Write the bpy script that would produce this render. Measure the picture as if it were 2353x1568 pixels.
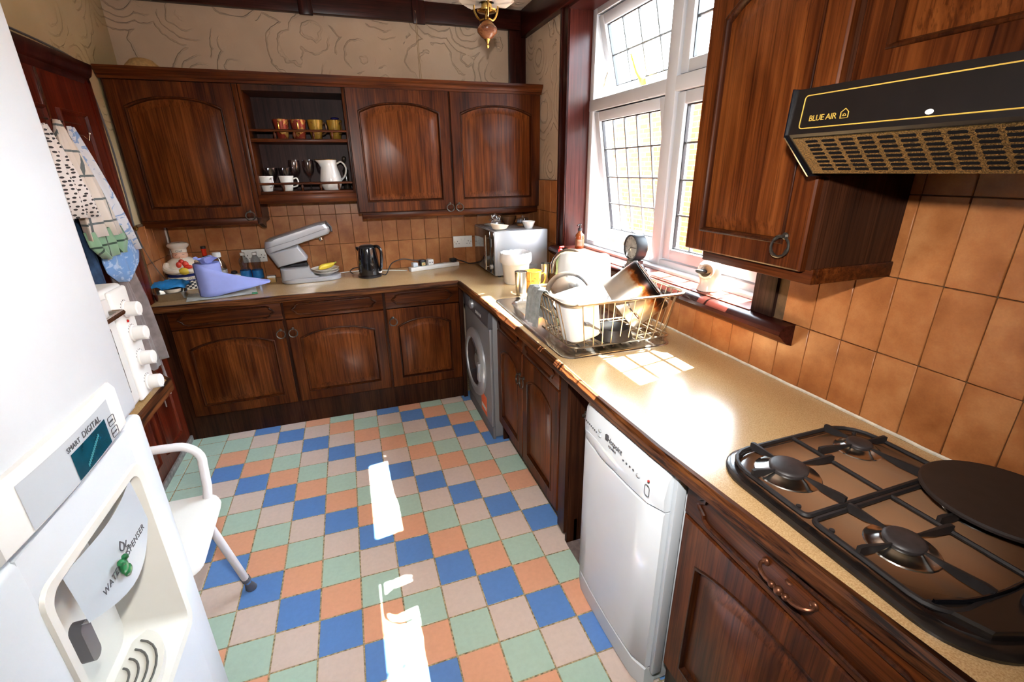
import bpy, bmesh, math, random
from mathutils import Vector, Matrix
random.seed(7)
for _o in list(bpy.data.objects): bpy.data.objects.remove(_o)
scene = bpy.context.scene
COL = scene.collection
PI = math.pi

# ------------------------------------------------------------------ camera
cam_d = bpy.data.cameras.new('camera'); cam = bpy.data.objects.new('camera', cam_d); COL.objects.link(cam)
CU, CF = Vector((0.125433, 0.325961, 0.937025)), Vector((0.301883, 0.887158, -0.349025))
CF = (CF).normalized(); CR = CF.cross(CU).normalized(); CU = CR.cross(CF)
cam.matrix_world = Matrix(((CR.x, CU.x, -CF.x, 1.0366), (CR.y, CU.y, -CF.y, -3.0520), (CR.z, CU.z, -CF.z, 1.5508), (0, 0, 0, 1)))
cam_d.sensor_width = 36; cam_d.lens = 1057.824 * 36 / 2353; cam_d.clip_start = .02
scene.camera = cam

# ------------------------------------------------------------------ sky, sun, flash, exposure
world = bpy.data.worlds.new('sky'); scene.world = world; world.use_nodes = True
wb = world.node_tree.nodes['Background']; wb.inputs[0].default_value = (.76, .88, 1, 1); wb.inputs[1].default_value = 24.0
sun_d = bpy.data.lights.new('sun', 'SUN'); sun_d.energy = 125; sun_d.angle = .009; sun_d.color = (1, .95, .86)
sun = bpy.data.objects.new('sun', sun_d); COL.objects.link(sun)
sun.rotation_euler = Vector((-.70, -.15, -1.0)).to_track_quat('-Z', 'Y').to_euler()
fl_d = bpy.data.lights.new('camera_flash', 'SPOT'); fl_d.energy = 76; fl_d.spot_size = math.radians(138); fl_d.spot_blend = 1.0
fl_d.shadow_soft_size = .025; fl_d.color = (1, .97, .93)
fl = bpy.data.objects.new('camera_flash', fl_d); COL.objects.link(fl)
fl.matrix_world = Matrix.Translation(CU * .2 + CF * .02) @ cam.matrix_world
vs = scene.view_settings; vs.view_transform = 'Standard'; vs.look = 'None'; vs.gamma = 1; vs.use_curve_mapping = False; vs.exposure = 1.05
scene.cycles.max_bounces = 8; scene.cycles.diffuse_bounces = 4; scene.cycles.transparent_max_bounces = 16
scene.cycles.sample_clamp_indirect = 6; scene.cycles.caustics_reflective = False; scene.cycles.caustics_refractive = False

# ------------------------------------------------------------------ materials
MATS = {}
def nodes(name):
    m = bpy.data.materials.new(name); m.use_nodes = True; nt = m.node_tree
    return m, nt, nt.nodes['Principled BSDF'], lambda t, **k: mk(nt, t, **k)
def mk(nt, t, **k):
    n = nt.nodes.new(t)
    for a, v in k.items(): setattr(n, a, v)
    return n
def setp(b, rough=.5, metal=0, spec=.5, coat=0, coatr=.1, trans=0, ior=1.45, alpha=1, sheen=0):
    b.inputs['Roughness'].default_value = rough; b.inputs['Metallic'].default_value = metal
    b.inputs['Specular IOR Level'].default_value = spec; b.inputs['Coat Weight'].default_value = coat
    b.inputs['Coat Roughness'].default_value = coatr; b.inputs['Transmission Weight'].default_value = trans
    b.inputs['IOR'].default_value = ior; b.inputs['Alpha'].default_value = alpha; b.inputs['Sheen Weight'].default_value = sheen
def ramp(nt, stops):
    r = nt.nodes.new('ShaderNodeValToRGB'); e = r.color_ramp.elements
    while len(e) < len(stops): e.new(.5)
    for i, (p, c) in enumerate(stops): e[i].position = p; e[i].color = (*c, 1)
    return r
def coords(nt, scale=(1, 1, 1), rnd=True):
    tc = nt.nodes.new('ShaderNodeTexCoord'); mp = nt.nodes.new('ShaderNodeMapping'); L = nt.links
    mp.inputs['Scale'].default_value = scale
    if rnd:
        oi = nt.nodes.new('ShaderNodeObjectInfo'); ml = nt.nodes.new('ShaderNodeMath'); ml.operation = 'MULTIPLY'; ml.inputs[1].default_value = 37
        L.new(oi.outputs['Random'], ml.inputs[0]); L.new(ml.outputs[0], mp.inputs['Location'])
    L.new(tc.outputs['Object'], mp.inputs['Vector'])
    return mp.outputs[0]
def noise(nt, vec, scale, detail=3, rough=.55, dist=0):
    n = nt.nodes.new('ShaderNodeTexNoise'); n.inputs['Scale'].default_value = scale; n.inputs['Detail'].default_value = detail
    n.inputs['Roughness'].default_value = rough; n.inputs['Distortion'].default_value = dist
    nt.links.new(vec, n.inputs['Vector']); return n
def bump(nt, b, h, strength, dist=.002):
    n = nt.nodes.new('ShaderNodeBump'); n.inputs['Strength'].default_value = strength; n.inputs['Distance'].default_value = dist
    nt.links.new(h, n.inputs['Height']); nt.links.new(n.outputs[0], b.inputs['Normal']); return n
def mat(name, col=(.8, .8, .8), rough=.5, var=0.0, vscale=8, **k):
    """plain surface with a slight procedural mottle"""
    if name in MATS: return MATS[name]
    m, nt, b, mk_ = nodes(name); setp(b, rough, **k)
    n = noise(nt, coords(nt), vscale, 4)
    v = max(var, .02)
    r = ramp(nt, [(.3, tuple(c * (1 - v) for c in col)), (.7, tuple(min(1, c * (1 + v)) for c in col))])
    nt.links.new(n.outputs[0], r.inputs[0]); nt.links.new(r.outputs[0], b.inputs['Base Color'])
    MATS[name] = m; return m
def wood(name, dark, mid, light, axis='z', rough=.38, coat=.25, fine=70, wear=0.0):
    m, nt, b, _ = nodes(name); setp(b, rough, coat=coat * .6, coatr=.25, spec=.13)
    st = .035
    sc = {'x': (st, 1, 1), 'y': (1, st, 1), 'z': (1, 1, st)}[axis]
    v = coords(nt, sc); n1 = noise(nt, v, fine, 5, .6, .3)
    st2 = {'x': (.25, 1, 1), 'y': (1, .25, 1), 'z': (1, 1, .25)}[axis]
    n2 = noise(nt, coords(nt, st2), 7, 3, .5, 1.2)
    mx = nt.nodes.new('ShaderNodeMix'); mx.data_type = 'FLOAT'; mx.inputs[0].default_value = .5
    nt.links.new(n1.outputs[0], mx.inputs[2]); nt.links.new(n2.outputs[0], mx.inputs[3])
    r = ramp(nt, [(.36, dark), (.5, mid), (.63, light)])
    nt.links.new(mx.outputs[0], r.inputs[0]); out = r.outputs[0]
    n4 = noise(nt, coords(nt, tuple(a * (.35 if a < 1 else 1) for a in sc)), fine * 3.2, 3, .6); pr_ = ramp(nt, [(.50, (1, 1, 1)), (.64, (.42, .36, .34))])
    m4 = nt.nodes.new('ShaderNodeMix'); m4.data_type = 'RGBA'; m4.blend_type = 'MULTIPLY'; m4.inputs[0].default_value = .8
    nt.links.new(n4.outputs[0], pr_.inputs[0]); nt.links.new(out, m4.inputs[6]); nt.links.new(pr_.outputs[0], m4.inputs[7]); out = m4.outputs[2]
    if wear:
        n3 = noise(nt, coords(nt, sc), 75, 6, .7, .3); wr = ramp(nt, [(.50, (1, 1, 1)), (.60, (.16, .11, .09))])
        mm = nt.nodes.new('ShaderNodeMix'); mm.data_type = 'RGBA'; mm.blend_type = 'MULTIPLY'; mm.inputs[0].default_value = 1
        nt.links.new(n3.outputs[0], wr.inputs[0]); nt.links.new(out, mm.inputs[6]); nt.links.new(wr.outputs[0], mm.inputs[7]); out = mm.outputs[2]
    nt.links.new(out, b.inputs['Base Color']); bump(nt, b, n1.outputs[0], .12, .001)
    MATS[name] = m; return m
def clearglass(name, tint=(.95, .97, .96), fac=.08, rough=.03):
    """thin glass: see-through with a little surface gloss"""
    m = bpy.data.materials.new(name); m.use_nodes = True; nt = m.node_tree; nt.nodes.clear()
    o = nt.nodes.new('ShaderNodeOutputMaterial'); t = nt.nodes.new('ShaderNodeBsdfTransparent'); g = nt.nodes.new('ShaderNodeBsdfGlossy'); x = nt.nodes.new('ShaderNodeMixShader')
    lw = nt.nodes.new('ShaderNodeLayerWeight'); lw.inputs[0].default_value = .35
    mr = nt.nodes.new('ShaderNodeMapRange'); mr.inputs[3].default_value = fac; mr.inputs[4].default_value = .35
    t.inputs[0].default_value = (*tint, 1); g.inputs['Roughness'].default_value = rough
    nt.links.new(lw.outputs['Facing'], mr.inputs[0]); nt.links.new(mr.outputs[0], x.inputs[0])
    nt.links.new(t.outputs[0], x.inputs[1]); nt.links.new(g.outputs[0], x.inputs[2]); nt.links.new(x.outputs[0], o.inputs[0])
    MATS[name] = m; return m

OAKV = wood('oak_vertical', (0.02, 0.0038, 0.0009), (0.064, 0.014, 0.0026), (0.12, 0.031, 0.0062), 'z', coat=.12)
OAKH = wood('oak_horizontal', (0.02, 0.0038, 0.0009), (0.064, 0.014, 0.0026), (0.12, 0.031, 0.0062), 'x', coat=.12)
OAKP = wood('oak_panel', (0.036, 0.007, 0.0014), (0.092, 0.022, 0.0042), (0.155, 0.043, 0.009), 'z', rough=.33, coat=.15)
OAKM = wood('oak_stained_moulding', (.013, .003, .001), (.036, .0085, .0021), (.072, .018, .004), 'z', rough=.35, coat=.2)
OAKD = wood('oak_dark_carcass', (.014, .005, .003), (.032, .0105, .005), (.055, .018, .008), 'z', rough=.35, coat=.1)
OAKI = wood('oak_interior', (.018, .006, .005), (.036, .013, .011), (.058, .023, .019), 'z', rough=.42, coat=0)
PLINTH = wood('plinth_wood', (.008, .003, .002), (.016, .006, .004), (.026, .009, .005), 'x', rough=.35)
LIP = wood('worn_lipping_wood', (.035, .010, .003), (.085, .026, .007), (.17, .060, .017), 'x', rough=.5, wear=.55, coat=0)
LIPY = wood('worn_lipping_wood_y', (.035, .010, .003), (.085, .026, .007), (.17, .060, .017), 'y', rough=.5, wear=.55, coat=0)
MAHO = wood('mahogany', (.012, .0025, .0018), (.025, .0045, .003), (.045, .009, .006), 'z', rough=.28, coat=.2)
MAHOY = wood('mahogany_y', (.016, .003, .002), (.032, .006, .004), (.06, .012, .008), 'y', rough=.3, coat=.2)
MAHOX = wood('mahogany_x', (.012, .0025, .0018), (.025, .0048, .003), (.045, .009, .006), 'x', rough=.35)
DOORW = wood('red_door_wood', (.04, .005, .0022), (.088, .012, .0045), (.14, .022, .008), 'z', rough=.3, coat=.25)

def plaster(name, c0, c1):
    """artex: overlapping fan swirls as relief"""
    m, nt, b, _ = nodes(name); setp(b, .6, spec=.25); L = nt.links
    v = coords(nt, rnd=False); n0 = noise(nt, v, 4, 2)
    ad = nt.nodes.new('ShaderNodeMix'); ad.data_type = 'RGBA'; ad.inputs[0].default_value = .045
    L.new(v, ad.inputs[6]); L.new(n0.outputs['Color'], ad.inputs[7])
    vo = nt.nodes.new('ShaderNodeTexVoronoi'); vo.inputs['Scale'].default_value = 4.0; vo.inputs['Randomness'].default_value = .85
    L.new(ad.outputs[2], vo.inputs['Vector'])
    h0 = nt.nodes.new('ShaderNodeMath'); h0.operation = 'MULTIPLY'; h0.inputs[1].default_value = 46; L.new(vo.outputs['Distance'], h0.inputs[0])
    n1 = noise(nt, v, 9, 3); h1 = nt.nodes.new('ShaderNodeMath'); h1.operation = 'MULTIPLY_ADD'; h1.inputs[1].default_value = 9
    L.new(n1.outputs[0], h1.inputs[0]); L.new(h0.outputs[0], h1.inputs[2])
    sn = nt.nodes.new('ShaderNodeMath'); sn.operation = 'SINE'; L.new(h1.outputs[0], sn.inputs[0])
    pw = nt.nodes.new('ShaderNodeMapRange'); pw.inputs[1].default_value = .8; pw.inputs[2].default_value = 1; L.new(sn.outputs[0], pw.inputs[0])
    n2 = noise(nt, v, 3.1, 2); r2 = ramp(nt, [(.28, (0, 0, 0)), (.4, (1, 1, 1))]); L.new(n2.outputs[0], r2.inputs[0])
    lv = nt.nodes.new('ShaderNodeVectorMath'); lv.operation = 'SUBTRACT'; L.new(ad.outputs[2], lv.inputs[0]); L.new(vo.outputs['Position'], lv.inputs[1])
    dt = nt.nodes.new('ShaderNodeVectorMath'); dt.operation = 'DOT_PRODUCT'; dt.inputs[1].default_value = (-.75, .6, -.45); L.new(lv.outputs[0], dt.inputs[0])
    hm = nt.nodes.new('ShaderNodeMapRange'); hm.inputs[1].default_value = -.02; hm.inputs[2].default_value = .03; L.new(dt.outputs['Value'], hm.inputs[0])
    m0 = nt.nodes.new('ShaderNodeMath'); m0.operation = 'MULTIPLY'; L.new(pw.outputs[0], m0.inputs[0]); L.new(hm.outputs[0], m0.inputs[1])
    ml = nt.nodes.new('ShaderNodeMath'); ml.operation = 'MULTIPLY'; L.new(m0.outputs[0], ml.inputs[0]); L.new(r2.outputs[0], ml.inputs[1])
    n3 = noise(nt, v, 60, 4); ad2 = nt.nodes.new('ShaderNodeMath'); ad2.operation = 'MULTIPLY_ADD'; ad2.inputs[1].default_value = .12
    L.new(n3.outputs[0], ad2.inputs[0]); L.new(ml.outputs[0], ad2.inputs[2])
    bump(nt, b, ad2.outputs[0], .9, .007)
    r = ramp(nt, [(.3, c0), (.7, c1)]); L.new(noise(nt, v, 2.5, 3).outputs[0], r.inputs[0]); L.new(r.outputs[0], b.inputs['Base Color'])
    MATS[name] = m; return m
PLASTER = plaster('artex_plaster', (.41, .305, .215), (.49, .37, .27))
PLASTERY = plaster('artex_plaster_yellow', (.38, .31, .17), (.46, .38, .24))
CEILP = plaster('artex_ceiling', (.62, .55, .47), (.72, .64, .55))

def tilemat(name, c0, c1, c2):
    m, nt, b, _ = nodes(name); setp(b, .32, spec=.45); L = nt.links
    v = coords(nt, (1, 1, 1)); n = noise(nt, v, 9, 4, .6); r = ramp(nt, [(.3, c0), (.5, c1), (.7, c2)])
    L.new(n.outputs[0], r.inputs[0])
    n2 = noise(nt, v, 240, 2); mm = nt.nodes.new('ShaderNodeMix'); mm.data_type = 'RGBA'; mm.blend_type = 'MULTIPLY'; mm.inputs[0].default_value = .25
    L.new(r.outputs[0], mm.inputs[6]); L.new(n2.outputs[0], mm.inputs[7]); L.new(mm.outputs[2], b.inputs['Base Color'])
    bump(nt, b, n2.outputs[0], .08, .001); MATS[name] = m; return m
WTILE = tilemat('terracotta_tile', (.27, .088, .024), (.37, .135, .042), (.46, .195, .07))
GROUT = mat('dark_grout', (.10, .055, .025), .8, .3, 40)
FGROUT = mat('floor_grout', (.40, .31, .17), .85, .75, 90)
def floortile(name, col):
    m, nt, b, _ = nodes(name); setp(b, .22, spec=.5); L = nt.links
    v = coords(nt, rnd=True); n = noise(nt, v, 60, 3); r = ramp(nt, [(.35, tuple(c * .97 for c in col)), (.65, tuple(min(1, c * 1.02) for c in col))])
    L.new(n.outputs[0], r.inputs[0])
    n2 = noise(nt, v, 22, 5, .7); r2 = ramp(nt, [(.74, (1, 1, 1)), (.80, (.35, .30, .25))]); L.new(n2.outputs[0], r2.inputs[0])
    mm = nt.nodes.new('ShaderNodeMix'); mm.data_type = 'RGBA'; mm.blend_type = 'MULTIPLY'; mm.inputs[0].default_value = .6
    L.new(r.outputs[0], mm.inputs[6]); L.new(r2.outputs[0], mm.inputs[7]); L.new(mm.outputs[2], b.inputs['Base Color'])
    MATS[name] = m; return m
FT = {'G': floortile('tile_mint', (.50, .68, .57)), 'B': floortile('tile_beige', (.77, .62, .545)), 'O': floortile('tile_peach', (.85, .43, .27)), 'L': floortile('tile_blue', (.135, .29, .66))}

def laminate():
    m, nt, b, _ = nodes('worktop_laminate'); setp(b, .225, spec=1.0); L = nt.links
    v = coords(nt, (1, 1, 1), False); n = noise(nt, v, 350, 2); r = ramp(nt, [(.35, (.44, .27, .12)), (.65, (.60, .41, .21))])
    L.new(n.outputs[0], r.inputs[0])
    n2 = noise(nt, v, 3, 4); r2 = ramp(nt, [(.3, (.88, .85, .8)), (.7, (1, 1, 1))]); L.new(n2.outputs[0], r2.inputs[0])
    mm = nt.nodes.new('ShaderNodeMix'); mm.data_type = 'RGBA'; mm.blend_type = 'MULTIPLY'; mm.inputs[0].default_value = 1
    L.new(r.outputs[0], mm.inputs[6]); L.new(r2.outputs[0], mm.inputs[7]); L.new(mm.outputs[2], b.inputs['Base Color'])
    bump(nt, b, n.outputs[0], .03, .001); MATS['worktop_laminate'] = m; return m
LAM = laminate()
def brickmat():
    m, nt, b, _ = nodes('outside_brick'); setp(b, .85, spec=.2); L = nt.links
    tc = nt.nodes.new('ShaderNodeTexCoord'); mp = nt.nodes.new('ShaderNodeMapping'); mp.inputs['Rotation'].default_value = (0, PI / 2, PI / 2)
    L.new(tc.outputs['Object'], mp.inputs[0]); sx = nt.nodes.new('ShaderNodeSeparateXYZ'); cx = nt.nodes.new('ShaderNodeCombineXYZ')
    L.new(tc.outputs['Object'], sx.inputs[0]); L.new(sx.outputs[1], cx.inputs[0]); L.new(sx.outputs[2], cx.inputs[1])
    br = nt.nodes.new('ShaderNodeTexBrick'); br.inputs['Scale'].default_value = 1; br.inputs['Brick Width'].default_value = .225; br.inputs['Row Height'].default_value = .075
    br.inputs['Mortar Size'].default_value = .006; br.inputs['Color1'].default_value = (.21, .085, .032, 1); br.inputs['Color2'].default_value = (.30, .14, .058, 1); br.inputs['Mortar'].default_value = (.40, .33, .24, 1)
    L.new(cx.outputs[0], br.inputs['Vector']); L.new(br.outputs['Color'], b.inputs['Base Color']); bump(nt, b, br.outputs['Fac'], -.5, .01)
    MATS['outside_brick'] = m; return m
BRICK = brickmat()
WHITE = mat('white_enamel', (.75, .79, .83), .28, .02, coat=.2)
WPLAS = mat('white_plastic', (.80, .79, .76), .4, .02)
UPVC = mat('white_upvc', (.58, .60, .64), .3, .02)
GREYP = mat('pale_grey_plastic', (.52, .56, .60), .35)
CREAM = mat('cream_plastic', (.78, .76, .69), .4)
CHROME = mat('chrome', (.78, .77, .74), .14, .05, metal=1)
STEEL = mat('brushed_steel', (.50, .48, .45), .22, .06, 60, metal=1)
TARN = mat('tarnished_wire', (.62, .52, .38), .3, .2, 30, metal=1)
SILVER = mat('silver_paint', (.42, .43, .45), .35, .04, metal=.6)
SILVERD = mat('silver_washer', (.20, .20, .21), .4, .04, metal=.3)
BLACK = mat('black_plastic', (.012, .012, .014), .3, .1)
BLACKG = mat('black_gloss', (.006, .006, .008), .08, .1, coat=.5)
IRON = mat('cast_iron', (.018, .015, .015), .5, .25, 60, metal=.2)
ANTIQ = mat('antique_bronze', (.07, .06, .05), .4, .3, 90, metal=.8)
COPPER = mat('aged_copper', (.16, .06, .03), .35, .3, 90, metal=.7)
BRASS = mat('brass', (.62, .42, .13), .22, .1, metal=1)
GOLD = mat('gold_lustre', (.72, .42, .08), .2, .2, 70, metal=.9)
RUBBER = mat('grey_rubber', (.10, .10, .12), .6, .1)
GLASS = clearglass('clear_glass', (.86, .88, .89), .14)
PANE = clearglass('window_glass', (.98, .99, .99), .03, .02)
LEAD = mat('lead_came', (.10, .10, .10), .5, .2)
CHINA = mat('white_china', (.82, .81, .78), .12, .02, coat=.4)

# ------------------------------------------------------------------ mesh helpers
def B(): return bmesh.new()
def box(bm, x0, x1, y0, y1, z0, z1, bev=0, seg=2):
    vs_ = [bm.verts.new(p) for p in ((x0, y0, z0), (x1, y0, z0), (x1, y1, z0), (x0, y1, z0), (x0, y0, z1), (x1, y0, z1), (x1, y1, z1), (x0, y1, z1))]
    fs = [bm.faces.new([vs_[i] for i in f]) for f in ((3, 2, 1, 0), (4, 5, 6, 7), (0, 1, 5, 4), (1, 2, 6, 5), (2, 3, 7, 6), (3, 0, 4, 7))]
    if bev:
        es = {e for f in fs for e in f.edges}
        bmesh.ops.bevel(bm, geom=list(es), offset=bev, segments=seg, affect='EDGES', profile=.5, clamp_overlap=True)
    return bm
def loft(bm, loops, cap0=True, cap1=True, closed=True):
    rows = [[bm.verts.new(p) for p in l] for l in loops]
    for a, b in zip(rows, rows[1:]):
        n = len(a)
        for i in range(n if closed else n - 1):
            j = (i + 1) % n
            try: bm.faces.new((a[i], a[j], b[j], b[i]))
            except ValueError: pass
    if cap0 and closed: bm.faces.new(rows[0][::-1])
    if cap1 and closed: bm.faces.new(rows[-1])
    return bm
def circ(c, r, n, ax=None, ay=None):
    ax = ax or Vector((1, 0, 0)); ay = ay or Vector((0, 1, 0)); c = Vector(c)
    return [c + ax * (r * math.cos(2 * PI * i / n)) + ay * (r * math.sin(2 * PI * i / n)) for i in range(n)]
def lathe(bm, prof, n=24, c=(0, 0, 0), caps=(True, True), sx=1, sy=1):
    c = Vector(c)
    return loft(bm, [[c + Vector((sx * max(r, 1e-4) * math.cos(2 * PI * i / n), sy * max(r, 1e-4) * math.sin(2 * PI * i / n), z)) for i in range(n)] for r, z in prof], *caps)
def cyl(bm, p0, p1, r0, r1=None, n=14):
    r1 = r0 if r1 is None else r1; p0, p1 = Vector(p0), Vector(p1); d = (p1 - p0).normalized()
    ax = d.orthogonal().normalized(); ay = d.cross(ax)
    return loft(bm, [circ(p0, r0, n, ax, ay), circ(p1, r1, n, ax, ay)])
def tube(bm, pts, r, n=8, closed=False):
    pts = [Vector(p) for p in pts]; N = len(pts); rr = r if isinstance(r, (list, tuple)) else [r] * N
    d0 = (pts[1] - pts[0]).normalized(); ax = d0.orthogonal().normalized(); loops = []
    for i, p in enumerate(pts):
        if closed: d = pts[(i + 1) % N] - pts[i - 1]
        else: d = pts[min(i + 1, N - 1)] - pts[max(i - 1, 0)]
        d.normalize(); ax = (ax - d * ax.dot(d)); ax.normalize(); ay = d.cross(ax)
        loops.append(circ(p, rr[i], n, ax, ay))
    if closed:
        loops.append(loops[0]); return loft(bm, loops, False, False)
    return loft(bm, loops)
def sphere(bm, c, r, n=16, m=10, s=(1, 1, 1)):
    return loft(bm, [[Vector(c) + Vector((s[0] * r * math.sin(t) * math.cos(2 * PI * i / n), s[1] * r * math.sin(t) * math.sin(2 * PI * i / n), -s[2] * r * math.cos(t))) for i in range(n)] for t in [max(.02, min(PI - .02, PI * k / m)) for k in range(m + 1)]])
def arc(c, r, a0, a1, n, u=(1, 0, 0), v=(0, 0, 1)):
    c, u, v = Vector(c), Vector(u), Vector(v)
    return [c + u * (r * math.cos(a0 + (a1 - a0) * i / (n - 1))) + v * (r * math.sin(a0 + (a1 - a0) * i / (n - 1))) for i in range(n)]
def smooth_path(pts, k=6):
    """Catmull-Rom"""
    P = [Vector(p) for p in pts]; P = [P[0] * 2 - P[1]] + P + [P[-1] * 2 - P[-2]]; out = []
    for i in range(1, len(P) - 2):
        for s in range(k):
            t = s / k; a, b, c, d = P[i - 1:i + 3]
            out.append(.5 * ((2 * b) + (c - a) * t + (2 * a - 5 * b + 4 * c - d) * t * t + (3 * b - a - 3 * c + d) * t ** 3))
    return out + [P[-2]]
def rrect(x0, x1, y0, y1, r, n=5, z=0):
    out = []
    for cx, cy, a in ((x1 - r, y1 - r, 0), (x0 + r, y1 - r, PI / 2), (x0 + r, y0 + r, PI), (x1 - r, y0 + r, 1.5 * PI)):
        out += [Vector((cx + r * math.cos(a + PI / 2 * i / n), cy + r * math.sin(a + PI / 2 * i / n), z)) for i in range(n + 1)]
    return out
def prism(bm, poly, h0, h1, axis='z'):
    f = {'z': lambda p, h: Vector((p[0], p[1], h)), 'y': lambda p, h: Vector((p[0], h, p[1])), 'x': lambda p, h: Vector((h, p[0], p[1]))}[axis]
    return loft(bm, [[f(p, h0) for p in poly], [f(p, h1) for p in poly]])
def meshdata(name, bm, m, ang=35):
    bmesh.ops.recalc_face_normals(bm, faces=bm.faces)
    me = bpy.data.meshes.new(name); bm.to_mesh(me); bm.free()
    me.materials.append(m)
    if ang:
        me.shade_smooth(); me.set_sharp_from_angle(angle=math.radians(ang))
    return me
def part(name, bm, m, parent=None, label=None, loc=None, rot=None, ang=35):
    me = bm if isinstance(bm, bpy.types.Mesh) else meshdata(name, bm, m, ang)
    o = bpy.data.objects.new(name, me); COL.objects.link(o)
    if parent: o.parent = parent
    if loc: o.location = loc
    if rot: o.rotation_euler = rot
    if label: o['label'] = label
    return o
def tag(o, label=None, cat=None, group=None, kind=None):
    if label: o['label'] = label
    if cat: o['category'] = cat
    if group: o['group'] = group
    if kind: o['kind'] = kind
    return o
def thing(name, label, cat, loc=(0, 0, 0), rz=0, group=None, rot=None):
    o = bpy.data.objects.new(name, None); COL.objects.link(o); o.empty_display_size = .05
    o.location = loc; o.rotation_euler = rot or (0, 0, rz); return tag(o, label, cat, group)
def single(name, bm, m, label, cat, loc=(0, 0, 0), rz=0, group=None, ang=35, rot=None):
    return tag(part(name, bm, m, None, None, loc, rot or (0, 0, rz), ang), label, cat, group)
def struct(name, bm, m, parent=None, ang=0):
    o = part(name, bm, m, parent, ang=ang)
    if parent is None: o['kind'] = 'structure'
    return o
def copy_tree(o, parent=None, **kw):
    c = o.copy(); COL.objects.link(c); c.parent = parent
    for ch in o.children: copy_tree(ch, c)
    for k, v in kw.items():
        if k in ('label', 'group'): c[k] = v
        else: setattr(c, k, v)
    return c
def text(body, size, m, parent, loc, X, Y, name='lettering', ext=.0004, center=False, spacing=1):
    cu = bpy.data.curves.new(name, 'FONT'); cu.body = body; cu.size = size; cu.extrude = ext; cu.space_character = spacing
    cu.resolution_u = 3
    if center: cu.align_x = 'CENTER'
    t = bpy.data.objects.new(name, cu); COL.objects.link(t); bpy.context.view_layer.update()
    me = bpy.data.meshes.new_from_object(t.evaluated_get(bpy.context.evaluated_depsgraph_get())); bpy.data.objects.remove(t); bpy.data.curves.remove(cu)
    me.materials.clear(); me.materials.append(m)
    X = Vector(X).normalized(); Y = Vector(Y).normalized(); Z = X.cross(Y); Lc = Vector(loc)
    me.transform(Matrix(((X.x, Y.x, Z.x, Lc.x), (X.y, Y.y, Z.y, Lc.y), (X.z, Y.z, Z.z, Lc.z), (0, 0, 0, 1))))
    o = bpy.data.objects.new(name, me); COL.objects.link(o); o.parent = parent; return o
# ------------------------------------------------------------------ the room
XL, XR, YB, YF, ZC, ZW = -.08, 2.355, .465, -3.9, 2.56, .872
WY0, WY1, WZ0, WZ1, XO = -1.85, -.29, 1.075, 2.40, 2.66          # window opening in the right wall, outer wall face
bm = B(); box(bm, XL - .1, XO, YF - .1, YB + .1, -.12, -.0014); floor = struct('floor', bm, FGROUT)
SEQ = {3: 'B', 2: 'L', 1: 'B', 0: 'G'}
def tcol(c, r):
    if c <= 0: return 'G'
    d = c - r
    if d in SEQ: return SEQ[d]
    return 'OGBL'[(d - 4) % 4] if d > 3 else 'GOLB'[(-d) % 4]
TILE = {}
for k in FT:
    bm = B(); box(bm, -.0724, .0724, -.0724, .0724, -.006, 0, .0011, 1); TILE[k] = meshdata('floor_tile', bm, FT[k], 40)
    bm = B(); box(bm, -.0365, .0365, -.0724, .0724, -.006, 0, .0011, 1); TILE[k + 'n'] = meshdata('floor_tile_narrow', bm, FT[k], 40)
for c in range(-1, 13):
    for r in range(0, 21):
        k = tcol(c, r); n = c == -1
        part('tile', TILE[k + ('n' if n else '')], None, floor, loc=(-.0395 if n else .075 + .15 * c, -.075 - .15 * r, random.uniform(-.0003, .0001)), rot=(random.uniform(-.001, .001), random.uniform(-.001, .001), random.uniform(-.004, .004)))
bm = B(); box(bm, XL - .1, XO, YF - .1, YB + .1, ZC, ZC + .1); struct('ceiling', bm, CEILP)
# bare board strip where the plinth is missing, door threshold
bm = B(); box(bm, 1.765, 2.3, -1.80, -1.62, 0, .006); struct('trim_1', bm, mat('bare_grey_board', (.16, .12, .11), .8, .3, 30))
bm = B(); box(bm, XL, -.045, -.86, -.02, 0, .035, .004); struct('trim_2', bm, mat('painted_threshold', (.20, .18, .17), .6, .35, 40))
bm = B(); box(bm, XL - .1, XR + .3, YB, YB + .12, -.1, ZC); wall_back = struct('wall_back', bm, PLASTER)
bm = B(); box(bm, XL - .12, XL, YF, YB, -.1, ZC); wall_left = struct('wall_left', bm, PLASTERY)
bm = B(); box(bm, XL - .12, XO, YF - .12, YF, -.1, ZC); struct('wall_front', bm, PLASTERY)
bm = B()
box(bm, XR, XO, WY1, YB, -.1, ZC); box(bm, XR, XO, YF, WY0, -.1, ZC); box(bm, XR, XO, WY0, WY1, -.1, WZ0 - .004); box(bm, XR, XO, WY0, WY1, WZ1, ZC)
wall_right = struct('wall_right', bm, PLASTER)
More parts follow.
